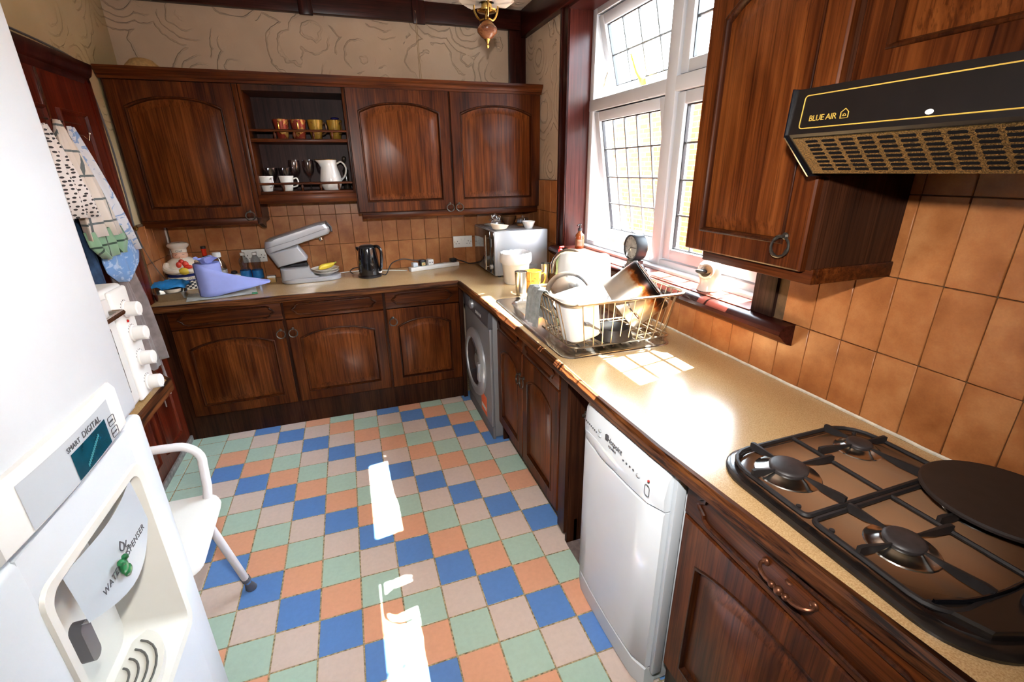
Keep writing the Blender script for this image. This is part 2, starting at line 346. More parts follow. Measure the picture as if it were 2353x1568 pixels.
# splashback: grout bed, then every tile a piece of its own (100 x 203 mm)
def tbed(wall, poly_boxes):
    bm = B()
    for b in poly_boxes: box(bm, *b)
    part('grout_bed', bm, GROUT, wall, ang=0)
bm = B(); box(bm, -.0493, .0493, -.007, 0, -.1005, .1005, .0015, 1); WT = meshdata('wall_tile', bm, WTILE, 40)
TZ = [.974 + .203 * k for k in range(6)]
def wtile(wall, x, y, z, rz, sx=1):
    o = part('tile', WT, None, wall, loc=(x, y, z), rot=(random.uniform(-.004, .004), 0, rz + random.uniform(-.004, .004)))
    if sx != 1: o.scale = (sx, 1, 1)
tbed(wall_back, [(XL, XR, YB - .009, YB + .001, .86, 1.484)])
for i in range(24):
    for z in TZ[:3]:
        if z > 1.3 and not 4 <= i <= 11: continue
        wtile(wall_back, .0 + .1005 * i + .001, YB - .009, z, 0)
tbed(wall_right, [(XR - .009, XR + .001, WY1, YB, .86, 1.484), (XR - .009, XR + .001, WY0, WY1, .86, 1.07), (XR - .009, XR + .001, YF + .5, WY0, .86, 1.69)])
for i in range(-6, 28):
    y = -2.3305 + .1005 * i
    for k, z in enumerate(TZ[:4]):
        if y > YB - .05: continue
        if k > 0 and WY0 - .09 < y < WY1 + .1: continue
        if k > 2 and y > -2: continue
        wtile(wall_right, XR - .009, y, z, -PI / 2)
tbed(wall_left, [(XL - .001, XL + .009, .05, YB, .86, 1.29)])
for i in range(4):
    for z in TZ[:2]: wtile(wall_left, XL + .009, .405 - .1005 * i, z, PI / 2)
# white sealant bead along the right-hand splashback
bm = B(); tube(bm, [(XR - .016, -2.95 + .05 * i, ZW + .004 + random.uniform(-.0012, .0012)) for i in range(66)], .005, 6)
part('sealant_bead', bm, mat('sealant', (.62, .56, .46), .6, .2, 40), wall_right)
# beams, posts, corbel blocks
bm = B(); box(bm, XL, XR, YB - .045, YB, 2.445, ZC, .004); beam = struct('trim_3', bm, MAHOX, ang=35)
for x in (.95, 1.62, 2.06):
    bm = B(); box(bm, x - .04, x + .04, YB - .06, YB - .04, 2.43, ZC, .006); part('corbel_block', bm, MAHO, beam)
bm = B(); box(bm, XR - .045, XR, -1.95, YB - .045, 2.40, ZC, .004); struct('trim_4', bm, MAHOY, ang=35)
bm = B(); box(bm, 2.232, XR, YB - .03, YB, 2.06, 2.445, .004); struct('trim_5', bm, MAHO, ang=35)
# window lining and architrave (left), post (right), head, sill board
bm = B(); box(bm, XR - .022, XR, WY1, -.195, 1.07, 2.445, .004); box(bm, XR - .032, XR, WY1 + .06, WY1 + .085, 1.07, 2.445, .004); struct('trim_6', bm, MAHO, ang=35)
bm = B(); box(bm, XR - .01, 2.488, WY1 - .004, WY1 + .012, 1.075, 2.40); struct('trim_7', bm, wood('mahogany_lining', (.022, .004, .003), (.042, .0075, .005), (.065, .013, .009), 'z', rough=.3, coat=.25), ang=0)
bm = B(); box(bm, XR - .022, 2.40, WY0 - .09, WY0, 1.075, 2.445, .004); struct('trim_8', bm, wood('weathered_post', (.01, .005, .004), (.026, .011, .008), (.05, .022, .016), 'z', rough=.5, coat=0), ang=35)
bm = B(); box(bm, XR - .022, 2.49, WY0, WY1, 2.385, 2.445, .004); struct('trim_9', bm, MAHOY, ang=35)
SILLT = tilemat('sill_tile', (.13, .022, .011), (.19, .036, .018), (.25, .06, .03))
bm = B()
prof = [(2.49, 1.045), (2.49, 1.0745), (2.305, 1.0745), (2.29, 1.07), (2.278, 1.058), (2.276, 1.045), (2.288, 1.036), (2.30, 1.024), (2.318, 1.010), (XR - .004, 1.0), (XR - .004, 1.045)]
loft(bm, [[Vector((x, y, z)) for x, z in prof] for y in (-.19, -2.03)])
sill = struct('trim_10', bm, MAHOY, ang=30)
bm = B(); box(bm, -.073, .073, -.073, .073, 0, .004, .001, 1); ST = meshdata('sill_tile', bm, SILLT, 40)
for i in range(10): part('tile', ST, None, sill, loc=(2.405, -.37 - .156 * i, 1.0745), rot=(0, 0, 0)).scale = (1.05, 1.04, 1)

# ------------------------------------------------------------------ window_1: white uPVC, two top-hung lights open
win = bpy.data.objects.new('window_1', None); COL.objects.link(win); win['kind'] = 'structure'
X0, X1 = 2.488, 2.56
bm = B()
box(bm, X0, X1, WY1 - .045, WY1, WZ0, WZ1, .004); box(bm, X0, X1, WY0, WY0 + .045, WZ0, WZ1, .004)
box(bm, X0, X1, WY0 + .045, WY1 - .045, WZ0, WZ0 + .045, .004); box(bm, X0, X1, WY0 + .045, WY1 - .045, WZ1 - .045, WZ1, .004)
part('outer_frame', bm, UPVC, win)
bm = B(); box(bm, X0 - .004, X1, -1.105, -1.03, WZ0, WZ1, .006); part('mullion', bm, UPVC, win)
bm = B(); box(bm, X0 - .003, X1, WY0, WY1, 1.868, 1.932, .006); part('transom', bm, UPVC, win)
bm = B(); box(bm, X0 - .05, X0 + .002, WY0, WY1, WZ0, WZ0 + .018, .005); part('inner_cill', bm, UPVC, win)
def sash(y0, y1, z0, z1, ang, cols, rows, nm='sash'):
    s = bpy.data.objects.new(nm, None); COL.objects.link(s); s.parent = win; s.location = (X0 + .03, (y0 + y1) / 2, z1); s.rotation_euler = (0, -ang, 0)
    w, h, t = (y1 - y0) / 2, z1 - z0, .052
    bm = B()
    for a, b, c, d in ((-w, -w + t, -h, 0), (w - t, w, -h, 0), (-w + t, w - t, -h, -h + t), (-w + t, w - t, -t, 0)): box(bm, -.022, .03, a, b, c, d, .006)
    part('sash_frame', bm, UPVC, s)
    bm = B(); g = .012
    for a, b, c, d in ((-w + t, -w + t + .006, -h + t, -t), (w - t - .006, w - t, -h + t, -t), (-w + t + .006, w - t - .006, -h + t, -h + t + .006), (-w + t + .006, w - t - .006, -t - .006, -t)): box(bm, -.004, .012, a, b, c, d)
    part('gasket', bm, BLACK, s)
    bm = B(); box(bm, .004, .008, -w + t, w - t, -h + t, -t); part('pane', bm, PANE, s)
    cw, ch = (2 * w - 2 * t), h - 2 * t; bar = .004
    me = None
    for i in range(1, cols):
        bm = B(); y = -w + t + cw * i / cols; box(bm, .0, .012, y - bar, y + bar, -h + t, -t); part('lead_bar', bm, LEAD, s)
    for j in range(1, rows):
        bm = B(); z = -t - ch * j / rows; box(bm, .0, .012, -w + t, w - t, z - bar, z + bar); part('lead_bar', bm, LEAD, s)
    return s
S1 = sash(-1.025, -.335, 1.125, 1.865, math.radians(9.5), 5, 4)
S2 = sash(-1.025, -.335, 1.935, 2.352, math.radians(15), 4, 2)
S3 = sash(-1.802, -1.11, 1.125, 1.865, 0, 5, 4)
S4 = sash(-1.802, -1.11, 1.935, 2.352, 0, 4, 2)
for s, zz in ((S1, -.52), (S2, -.25)):
    bm = B(); tube(bm, [(-.01, .335, -.12), (-.005, .338, zz)], .006, 6); tube(bm, [(-.005, .338, zz), (-.06, .345, zz - .1)], .005, 6)
    part('friction_stay', bm, STEEL, s)
bm = B(); box(bm, -.05, -.02, -.02, .0, -.40, -.36, .004); tube(bm, [(-.035, -.01, -.39), (-.05, .01, -.33), (-.055, .03, -.24)], [.009, .007, .004], 8)
part('yellow_strap', bm, mat('yellow_tape', (.85, .55, .03), .5), S2, 'yellow strap at the casement handle')
# outside: brick house across the side passage, paved ground
bm = B(); box(bm, 6.0, 6.4, -9, 7, -1.2, 2.78); bw = struct('wall_neighbour', bm, BRICK)
bm = B(); box(bm, 2.7, 9, -9, 7, -1.3, -1.2); struct('floor_outside', bm, mat('paving', (.24, .22, .20), .9, .15, 3))

bm = B(); box(bm, -3, XO, -9, 7, ZC + .12, 6.2); box(bm, XR + .1, XO, YB + .14, 7, -1.2, ZC + .12); box(bm, XR + .1, XO, -9, YF - .14, -1.2, ZC + .12); box(bm, XR + .1, XO, YF - .14, YB + .14, -1.2, -.13)  # unseen upper storey and side walls, added to keep sky off the neighbour's brick
struct('wall_shade_block', bm, mat('shade_block_brick', (.16, .075, .045), .85, .15, 6))  # kept dark to weaken sunlight bounced across the passage

# ------------------------------------------------------------------ door_1 in the left wall
door = bpy.data.objects.new('door_1', None); COL.objects.link(door); door['kind'] = 'structure'; door.location = (XL, 0, 0); door.rotation_euler = (0, 0, PI / 2)
# local: x = world y, y = -(world x) -> negative y sticks into the room
D0, D1 = -.86, -.075
def raised(bm, x0, x1, z0, z1, y, d=.014, w=.03):
    loft(bm, [[Vector((a, yy, b)) for a, b in ((x0 + i, z0 + i), (x1 - i, z0 + i), (x1 - i, z1 - i), (x0 + i, z1 - i))] for i, yy in ((0, y), (.004, y - d), (.012, y - d), (.02, y - d * .3), (w + .02, y - d * .8))], False, True)
bm = B(); box(bm, D0, D1, -.022, .0, .005, 1.955)
leaf = part('door_leaf', bm, DOORW, door, ang=0)
for (a, b) in ((D0 + .10, (D0 + D1) / 2 - .045), ((D0 + D1) / 2 + .045, D1 - .10)):
    for (z0, z1) in ((.12, .43), (.53, .98), (1.08, 1.82)):
        bm = B(); raised(bm, a, b, z0, z1, -.022); part('door_panel', bm, DOORW, leaf)
bm = B(); box(bm, D1 + .003, D1 + .07, -.022, 0, 0, 1.98, .004); box(bm, D0 - .07, D0 - .003, -.022, 0, 0, 1.98, .004)
part('architrave', bm, DOORW, door)
bm = B(); prof = [(0, 1.955), (-.018, 1.955), (-.022, 1.965), (-.022, 1.985), (-.034, 1.995), (-.04, 2.012), (-.044, 2.03), (-.044, 2.045), (0, 2.045)]
loft(bm, [[Vector((x, y, z)) for y, z in prof] for x in (D0 - .09, D1 + .06)]); part('door_cornice', bm, MAHO, door)
bm = B(); lathe(bm, [(.006, 0), (.006, .012), (.014, .018), (.014, .026), (.004, .032)], 14); part('brass_knob', bm, BRASS, door, loc=(D1 + .035, -.022, 1.285), rot=(PI / 2, 0, 0))
# loose plaster edge between door and cabinet
bm = B(); loft(bm, [[Vector((XL + w_, -.004 + random.uniform(-.004, .004), z)), Vector((XL + w_ * .4, .03, z)), Vector((XL, .034, z)), Vector((XL, -.006, z))] for z, w_ in [(1.32 + .046 * i, .012 + .006 * random.random()) for i in range(17)]])
struct('trim_11', bm, PLASTERY, ang=40)
# ------------------------------------------------------------------ cabinet parts (local: x along the front, y into the cabinet, z up)
def arch_outline(x0, x1, z0, z1, d, rise, n=14):
    """corner order: bottom-left, bottom-right, then the top edge right to left"""
    a, b, c, t = x0 + d, x1 - d, z0 + d, z1 - d
    return [(a, c), (b, c)] + [(b + (a - b) * i / n, t - rise + rise * (1 - abs(2 * i / n - 1) ** 2.3)) for i in range(n + 1)]
def cab_door(parent, x0, x1, z0, z1, ring=None, rise=.05, st=.062, name='door', label=None, ringlabel='dark metal ring pull'):
    n = 14 if rise else 1
    top = st + (.012 if rise else 0)
    op = lambda d: arch_outline(x0 + st, x1 - st, z0 + st, z1 - top, d, rise, n)
    rect = [(x0, z0), (x1, z0)] + [(x1 + (x0 - x1) * i / n, z1) for i in range(n + 1)]
    rin = [(x0 + .004, z0 + .004), (x1 - .004, z0 + .004)] + [(x1 - .004 + (x0 - x1 + .008) * i / n, z1 - .004) for i in range(n + 1)]
    V = lambda pts, y: [Vector((p[0], y, p[1])) for p in pts]
    bm = B(); loft(bm, [V(rect, 0), V(rect, -.017), V(rin, -.021), V(op(0), -.021), V(op(.001), -.006)], True, True)
    d = part(name, bm, OAKV, parent, label, ang=30)
    bm = B(); loft(bm, [V(op(-.001), -.019), V(op(.0), -.0225), V(op(.002), -.0245), V(op(.006), -.0245), V(op(.009), -.020), V(op(.012), -.012), V(op(.013), -.006)], False, False)
    part('door_moulding', bm, OAKM, d, ang=50)
    bm = B(); loft(bm, [V(op(.011), -.006), V(op(.013), -.010), V(op(.018), -.010), V(op(.048), -.0165), V(op(.052), -.018)], True, True)
    part('door_panel', bm, OAKP, d, ang=30)
    if ring:
        rx, rz = ring; bm = B(); lathe(bm, [(.009, 0), (.009, .003), (.004, .006), (.004, .014)], 10)
        bmesh.ops.rotate(bm, cent=(0, 0, 0), matrix=Matrix.Rotation(PI / 2, 3, 'X'), verts=bm.verts)
        tube(bm, arc((0, -.014, -.024), .0245, PI / 2, PI / 2 + 2 * PI - .45, 22, (1, 0, 0), (0, .12, 1)), [.0032 + .0014 * (math.sin(i * .9) > .4) for i in range(22)], 6)
        part('ring_handle', bm, ANTIQ, d, ringlabel, loc=(rx, -.021, rz))
    return d
def drawer(parent, x0, x1, z0, z1, label=None, bead=True):
    bm = B(); box(bm, x0, x1, -.021, 0, z0, z1, .004)
    d = part('drawer_front', bm, OAKH, parent, label)
    if bead:
        m = .035; a, b, t, c = x0 + .085, x1 - .085, z1 - .022, z0 + .022; zc = (z0 + z1) / 2; h = (t - c) / 2
        end = lambda x, s: [(x, c), (x + s * .018, c + .2 * h), (x + s * .02, c + .5 * h), (x + s * .032, zc - .28 * h), (x + s * .042, zc), (x + s * .032, zc + .28 * h), (x + s * .02, t - .5 * h), (x + s * .018, t - .2 * h), (x, t)]
        pts = end(b, 1) + end(a, -1)[::-1]
        bm = B(); tube(bm, [(p[0], -.0215, p[1]) for p in pts], .0062, 8, True)
        part('bead_moulding', bm, OAKM, d)
    return d
def cornice(bm, x0, x1, z, y=0):
    prof = [(.0, 0), (-.022, 0), (-.026, .012), (-.03, .014), (-.034, .026), (-.044, .036), (-.05, .044), (-.05, .056), (.0, .056)]
    loft(bm, [[Vector((x, y + a, z + b)) for a, b in prof] for x in (x0, x1)])

# ---- wall units on the back wall (fronts at y = .16, doors to .139)
def wall_body(t, w, h, depth, z0=0, side_l=True, side_r=True):
    bm = B(); box(bm, 0, w, .002, depth, z0, z0 + h); part('carcass', bm, OAKD, t, ang=0)
def pelmet(t, w, z0=0, h=.038, x0=.0, y0=.004, side=None):
    bm = B(); box(bm, x0, w, y0, y0 + .018, z0, z0 + h, .003)
    if side == 'r': box(bm, w - .0175, w - .0005, y0 + .0182, .29, z0, z0 + h, .002)
    part('pelmet', bm, OAKH, t)
yw = .16; dw = YB - .012 - yw
t = thing('wall_cabinet', 'dark oak wall cabinet with one arched door, beside the towel door', 'wall cabinet', (-.075, yw, 1.262))
wall_body(t, .618, .75, dw, .036); cab_door(t, .012, .59, .042, .752, (.562, .075)); pelmet(t, .59, 0)
bm = B(); box(bm, .592, .618, -.002, .02, .036, .752, .003); part('end_stile', bm, OAKV, t)
bm = B(); prism(bm, [(.0, .0), (.10, -.03), (.12, -.035), (.13, .0), (.3, .0), (.3, .036), (.0, .036)], .592, .616, 'x'); part('scroll_bracket', bm, OAKD, t)
t = thing('display_shelf', 'open dark oak display shelf between the wall cabinets', 'shelf', (.545, yw, 1.375))
W = .558
bm = B(); box(bm, 0, .016, 0, dw, 0, .64, .002); part('side_panel', bm, OAKV, t)
bm = B(); box(bm, W - .016, W, 0, dw, 0, .64, .002); part('side_panel', bm, OAKV, t)
bm = B(); box(bm, .016, W - .016, dw - .012, dw, 0, .64); part('back_panel', bm, OAKI, t, ang=0)
bm = B(); box(bm, .016, W - .016, 0, dw - .012, .61, .64); part('top_panel', bm, OAKD, t, ang=0)
bm = B(); box(bm, .0, W, -.004, .014, 0, .052, .003); part('bottom_rail', bm, OAKH, t)
for z in (.052, .345):
    bm = B(); box(bm, .016, W - .016, -.002, dw - .012, z, z + .018, .002); part('shelf_board', bm, OAKH, t)
    r = None
    bm = B(); cyl(bm, (.016, .004, z + .062), (W - .016, .004, z + .062), .007, n=10); r = part('gallery_rail', bm, OAKH, t)
    for i in range(4):
        bm = B(); lathe(bm, [(.004, 0), (.006, .008), (.008, .02), (.006, .034), (.004, .04)], 10); part('spindle', bm, OAKV, r, loc=(.145 + .105 * i, .004, z + .018))
t = thing('wall_cabinet', 'dark oak double wall cabinet with two arched doors above the kettle', 'wall cabinet', (1.103, yw, 1.262))
wall_body(t, 1.247, .75, dw, .036)
cab_door(t, .002, .618, .042, .757, (.592, .078), label='left door of the double wall cabinet'); cab_door(t, .626, 1.243, .042, .757, (.655, .078), label='right door of the double wall cabinet'); pelmet(t, 1.245, 0, x0=.02)
bm = B(); cornice(bm, XL + .005, XR - .006, 2.014, .15); box(bm, XL + .005, XR - .006, .15, YB - .012, 2.045, 2.068)
single('cabinet_cornice', bm, OAKH, 'moulded dark oak cornice running along the top of the back wall cabinets', 'cornice')

# ---- base units on the back wall (carcass front y = -.068, doors to -.089)
def base_unit(label, loc, rz, w, doors, drawers, depth, z0=.16, zt=.83, zd=.716, rings=(), hollow=False):
    t = thing('base_cabinet', label, 'base cabinet', loc, rz)
    bm = B()
    if hollow: box(bm, 0, .016, .001, depth, .001, zt); box(bm, w - .016, w, .001, depth, .001, zt); box(bm, .016, w - .016, .001, depth, .10, .12); box(bm, .016, w - .016, .001, .012, .12, zt); box(bm, .016, w - .016, depth - .01, depth, .12, zt)
    else: box(bm, 0, w, .001, depth, .001, zt)
    part('carcass', bm, OAKD, t, ang=0)
    for i, (a, b) in enumerate(doors): cab_door(t, a, b, z0, zd - .003, rings[i] if i < len(rings) else None, rise=.045)
    for a, b in drawers: drawer(t, a, b, zd + .003, zt)
    return t
yb = -.068
base_unit('dark oak base cabinet at the left end, under the blue paper roll', (-.075, yb, 0), 0, .672, [(.08, .655)], [(.08, .662)], .5, rings=[(.635, .655)])
base_unit('dark oak base cabinet in the middle, under the stand mixer', (.598, yb, 0), 0, .588, [(.0, .575)], [(.0, .577)], .5, rings=[(.03, .655)])
base_unit('dark oak base cabinet in the corner, under the kettle', (1.187, yb, 0), 0, .50, [(.003, .483)], [(.003, .484)], .5, rings=[(.04, .655)])
bm = B(); box(bm, 1.673, 1.70, yb - .02, .35, .0, .835); struct('trim_12', bm, OAKD)
bm = B(); box(bm, XL, 1.70, -.053, yb + .002, 0, .14); struct('baseboard_back', bm, PLINTH)

# ---- worktop: L-shaped laminate with worn hardwood lipping
EDGE = [(1.668, -.15), (1.694, -.7), (1.708, -1.2), (1.712, -1.6), (1.712, -1.9), (1.722, -2.2), (1.745, -2.5), (1.772, -2.8), (1.79, -3.0)]
wt = thing('worktop', 'L-shaped tan laminate worktop running round the back and window walls', 'worktop', (0, 0, 0))
zt0 = ZW - .036; bx0, bx1, by0, by1 = 1.80, 2.15, -1.08, -.745
bm = B(); box(bm, XL + .002, XR - .012, -.115, YB - .012, zt0, ZW)
box(bm, 1.80, XR - .012, by1, -.115, zt0, ZW); box(bm, bx1, XR - .012, by0, by1, zt0, ZW); box(bm, 1.80, XR - .012, -2.98, by0, zt0, ZW)
for (xa, ya), (xb, yb_) in zip([(1.664, -.115)] + EDGE, EDGE):
    loft(bm, [[Vector(p) for p in ((xa + .004, ya, z), (xb + .004, yb_, z), (1.80, yb_, z), (1.80, ya, z))] for z in (zt0, ZW)])
part('laminate_top', bm, LAM, wt, ang=0)
bm = B(); loft(bm, [[Vector((x, y, z)) for y, z in ((-.115, zt0), (-.137, zt0), (-.14, zt0 + .006), (-.139, ZW - .006), (-.134, ZW + .0006), (-.115, ZW + .0006))] for x in [XL + .002 + (1.664 - XL) * i / 12 for i in range(13)]])
part('front_lipping', bm, LIP, wt, 'worn wooden edge strip')
bm = B(); pts = []
for (xa, ya), (xb, yb_) in zip(EDGE, EDGE[1:]):
    for i in range(8): f = i / 8; pts.append((xa + (xb - xa) * f, ya + (yb_ - ya) * f))
pts.append(EDGE[-1]); pts[0] = (1.668, -.14)
chip = lambda y: (random.uniform(0, .009) if -1.75 < y < -.9 else random.uniform(0, .003))
rows_ = []
for x, y in pts:
    c_ = chip(y); x -= .013; rows_.append([Vector(p) for p in ((x + .036, y, zt0), (x + .002, y, zt0), (x, y, zt0 + .005), (x, y, ZW - .008 - c_), (x + .008 + c_, y, ZW + .0006), (x + .019, y, ZW + .0006), (x + .036, y, ZW - .004))])
loft(bm, rows_); part('front_lipping', bm, LIPY, wt, 'worn, chipped wooden edge strip')

# ---- right-hand run below the worktop
RZ = -PI / 2
t = base_unit('dark oak double-door base cabinet under the sink', (1.765, -.712, 0), RZ, .903, [(.0, .404), (.410, .834)], [(.0, .404), (.412, .834)], .52, z0=.125, rings=[(.381, .60), (.434, .60)], hollow=True)
bm = B(); box(bm, .840, .903, -.015, .0, .06, .83); part('end_stile', bm, OAKD, t, ang=0)
bm = B(); box(bm, .903, .907, .06, .10, .62, .65, .001); box(bm, .907, .914, .045, .06, .628, .642, .001); part('cupboard_catch', bm, STEEL, t, 'broken metal catch on the cabinet side')
bm = B(); box(bm, 1.80, 1.815, -1.615, -.705, 0, .12); struct('baseboard_right', bm, PLINTH)
t = base_unit('dark oak base cabinet with arched door beside the dishwasher, under the gas hob', (1.786, -2.278, 0), RZ, .60, [(.004, .595)], [(.004, .595)], .5, z0=.15, zt=.832, zd=.71)
bm = B(); P = [(-.055, -.004, 0), (-.058, -.012, -.002), (-.05, -.022, -.006), (-.035, -.026, -.011), (-.02, -.026, -.012), (.02, -.026, -.012), (.035, -.026, -.011), (.05, -.022, -.006), (.058, -.012, -.002), (.055, -.004, 0)]
tube(bm, smooth_path(P, 4), .004, 8); lathe(bm, [(.009, 0), (.007, .003)], 10)
for s in (-.055, .055): sphere(bm, (s, -.003, 0), .0095, 10, 6, (1, .6, 1))
for x, r in ((-.016, .0075), (0, .0095), (.016, .0075)): sphere(bm, (x, -.026, -.012), r, 10, 8)
dr = [c for c in t.children if c.name.startswith('drawer_front')][0]
part('bail_handle', bm, COPPER, dr, 'aged copper bail handle with three beads', loc=(.305, -.021, .785))

# ---- wall unit and bridge unit on the window wall
t = thing('wall_cabinet', 'tall dark oak wall cabinet beside the cooker hood, covering part of the window', 'wall cabinet', (2.06, -1.825, 1.28), RZ)
wall_body(t, .43, .75, XR - .012 - 2.06, .035); cab_door(t, .004, .418, .032, .755, (.365, .11), st=.058)
pelmet(t, .436, 0, side='r', x0=.06)
t = thing('bridge_cabinet', 'short dark oak wall cabinet above the cooker hood', 'wall cabinet', (2.06, -2.262, 1.665), RZ)
wall_body(t, .61, .37, XR - .012 - 2.06, 0); cab_door(t, .006, .604, .03, .365, None, rise=0, st=.06)
bm = B(); cornice(bm, 1.825, 2.872, 2.034, 0); box(bm, 1.825, 2.872, -.0, .26, 2.06, 2.085)
single('cabinet_cornice', bm, OAKH, 'moulded dark oak cornice on the cabinets of the window wall', 'cornice', (2.07, 0, 0), RZ)
# ------------------------------------------------------------------ fridge freezer (faces the window: local x = world y + 2.47)
t = thing('fridge_freezer', 'tall white fridge freezer with digital panel and water dispenser', 'fridge', (.53, -2.47, 0), PI / 2)
bm = B(); box(bm, .004, .576, .118, .60, .02, 1.95, .006); part('body', bm, WHITE, t)
bm = B(); box(bm, 0, .58, 0, .108, 1.052, 1.95, .014, 3); up = part('freezer_door', bm, WHITE, t, 'upper freezer door')
bm = B(); box(bm, .002, .578, .106, .119, .06, 1.94); part('door_seal', bm, mat('yellowed_seal', (.38, .30, .16), .7, .3, 30), t)
rx0, rx1, rz0, rz1, rd = .135, .485, .50, .955, .10
bm = B(); box(bm, 0, rx0, 0, .108, .05, 1.042, .012, 3); box(bm, rx1, .58, 0, .108, .05, 1.042, .012, 3)
box(bm, rx0 - .0125, rx1 + .0125, .0004, .108, rz1, 1.040); box(bm, rx0 - .0125, rx1 + .0125, .0004, .108, .052, rz0)
low = part('fridge_door', bm, WHITE, t, 'lower fridge door')
P = lambda pts, y: [Vector((a, y, b)) for a, b in pts]
def rect2(x0, x1, z0, z1, r=.02, n=4): return [(p.x, p.y) for p in rrect(x0, x1, z0, z1, r, n)]
bm = B(); loft(bm, [P(rect2(rx0 - .014, rx1 + .014, rz0 - .014, rz1 + .014, .03), 0.0), P(rect2(rx0 - .012, rx1 + .012, rz0 - .012, rz1 + .012, .03), -.006), P(rect2(rx0 + .006, rx1 - .006, rz0 + .006, rz1 - .006, .03), -.004), P(rect2(rx0 + .014, rx1 - .014, rz0 + .014, rz1 - .008, .03), .02), P(rect2(rx0 + .05, rx1 - .05, rz0 + .05, rz1 - .02, .04), rd)], False, True)
part('dispenser_housing', bm, CREAM, low)
bm = B(); n = 12
top = [(rx0 + .055 + (rx1 - rx0 - .085) * i / n, .944) for i in range(n + 1)]
bot = [(x, .838 - .040 * math.sin(PI * i / n)) for i, (x, _) in enumerate(top)]
yc = lambda i, k: .004 - .016 * math.sin(PI * i / n) - .008 * k
loft(bm, [[Vector((x, yc(i, 0), z)) for i, (x, z) in enumerate(top)], [Vector((x, yc(i, .6), (z + bot[i][1]) / 2)) for i, (x, z) in enumerate(top)], [Vector((x, yc(i, 1), z)) for i, (x, z) in enumerate(bot)], [Vector((x, yc(i, 1) + .012, z)) for i, (x, z) in enumerate(bot)]], False, False, False)
cov = part('dispenser_cover', bm, GREYP, low)
DK = mat('dark_print', (.06, .06, .07), .6)
text('WATER DISPENSER', .0185, DK, cov, (.215, -.0235, .862), (1, 0, 0), (0, 0, 1), spacing=1.15)
bm = B(); tube(bm, smooth_path([(.303, -.024, .905), (.295, -.0245, .893), (.303, -.025, .885), (.311, -.0245, .893), (.303, -.024, .905)], 4), .0012, 5); tube(bm, smooth_path([(.322, -.024, .892), (.312, -.025, .884), (.322, -.025, .88), (.308, -.025, .874)], 4), .001, 5); part('drop_symbol', bm, DK, cov)
bm = B(); sphere(bm, (.285, -.026, .862), .016, 10, 6, (.8, .35, 1)); sphere(bm, (.29, -.027, .848), .013, 10, 6, (1, .4, .9)); sphere(bm, (.278, -.028, .876), .007, 8, 6); sphere(bm, (.294, -.028, .876), .006, 8, 6)
part('magnet', bm, mat('green_magnet', (.012, .14, .045), .35, .7, 60), low, 'small green lumpy fridge magnet')
bm = B(); loft(bm, [P(rect2(.190, .218, .745, .83, .013), y) for y in (.03, .012)]); part('dispenser_lever', bm, mat('smoke_plastic', (.10, .10, .11), .3), low)
bm = B(); loft(bm, [[Vector((.31 + rr * math.cos(a), .085 - .085 * min(1, rr / .13) * math.sin(a) * -1 * -1, z)) for a in [PI * i / 16 for i in range(17)]] for rr, z in ((.135, rz0 + .028), (.135, rz0 + .045), (.115, rz0 + .045))], False, True); tr = part('drip_tray', bm, CREAM, low)
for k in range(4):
    rr = .105 - .022 * k; bm = B(); tube(bm, [Vector((.31 + rr * math.cos(a), .085 - rr * .7 * math.sin(a), rz0 + .047)) for a in [.25 + (PI - .5) * i / 12 for i in range(13)]], .0024, 5); part('tray_slot', bm, mat('slot_shade_grey', (.10, .095, .085), .7), tr)  # dark bars on the tray: the shade of its slots put into colour
# digital panel on the upper door
bm = B(); n = 10
px0, px1 = .095, .484
def pan_loop(z, d): return [Vector((px0 + (px1 - px0) * i / n, -.004 - d - .010 * math.sin(PI * i / n), z)) for i in range(n + 1)] + [Vector((px1, .01, z)), Vector((px0, .01, z))]
loft(bm, [pan_loop(1.056, .0), pan_loop(1.064, .008), pan_loop(1.145, .008), pan_loop(1.158, .0)]); dp = part('display_panel', bm, WPLAS, up)
bm = B(); f = lambda x: -.0125 - .010 * math.sin(PI * (x - px0) / (px1 - px0))
xs = [.15 + .28 * i / 8 for i in range(9)]; loft(bm, [[Vector((x, f(x) - .0008, z)) for x in xs] for z in (1.066, 1.144)], False, False, False); part('silver_fascia', bm, GREYP, dp)
xs = [.268 + .128 * i / 6 for i in range(7)]; bm = B(); loft(bm, [[Vector((x, f(x) - .0018, z)) for x in xs] for z in (1.068, 1.118)], False, False, False); part('display_screen', bm, mat('teal_lcd', (.004, .05, .08), .12, .3, 25), dp)
text('SMART', .0125, DK, dp, (.262, -.0248, 1.124), (1, 0, 0), (0, 0, 1), spacing=1.1); text('DIGITAL', .0165, DK, dp, (.312, -.0248, 1.124), (1, 0, 0), (0, 0, 1), spacing=1.05)
for z, s in ((1.104, 'FREEZER'), (1.080, 'REF.TEMP')):
    q = rect2(.404, .428, z - .009, z + .009, .003, 2); bm = B(); tube(bm, [Vector((a, -.0215, b)) for a, b in q], .0007, 4, True); bt = part('panel_button', bm, DK, dp); text(s, .0045, DK, bt, (.4055, -.0215, z - .002), (1, 0, 0), (0, 0, 1))
LC = mat('lcd_segments', (.05, .25, .30), .3)
for i in range(14): bm = B(); box(bm, .30 + .004 * i, .303 + .004 * i, -.0252, -.0249, 1.074 + .0022 * i, 1.080 + .0022 * i); part('display_segment', bm, LC, dp)

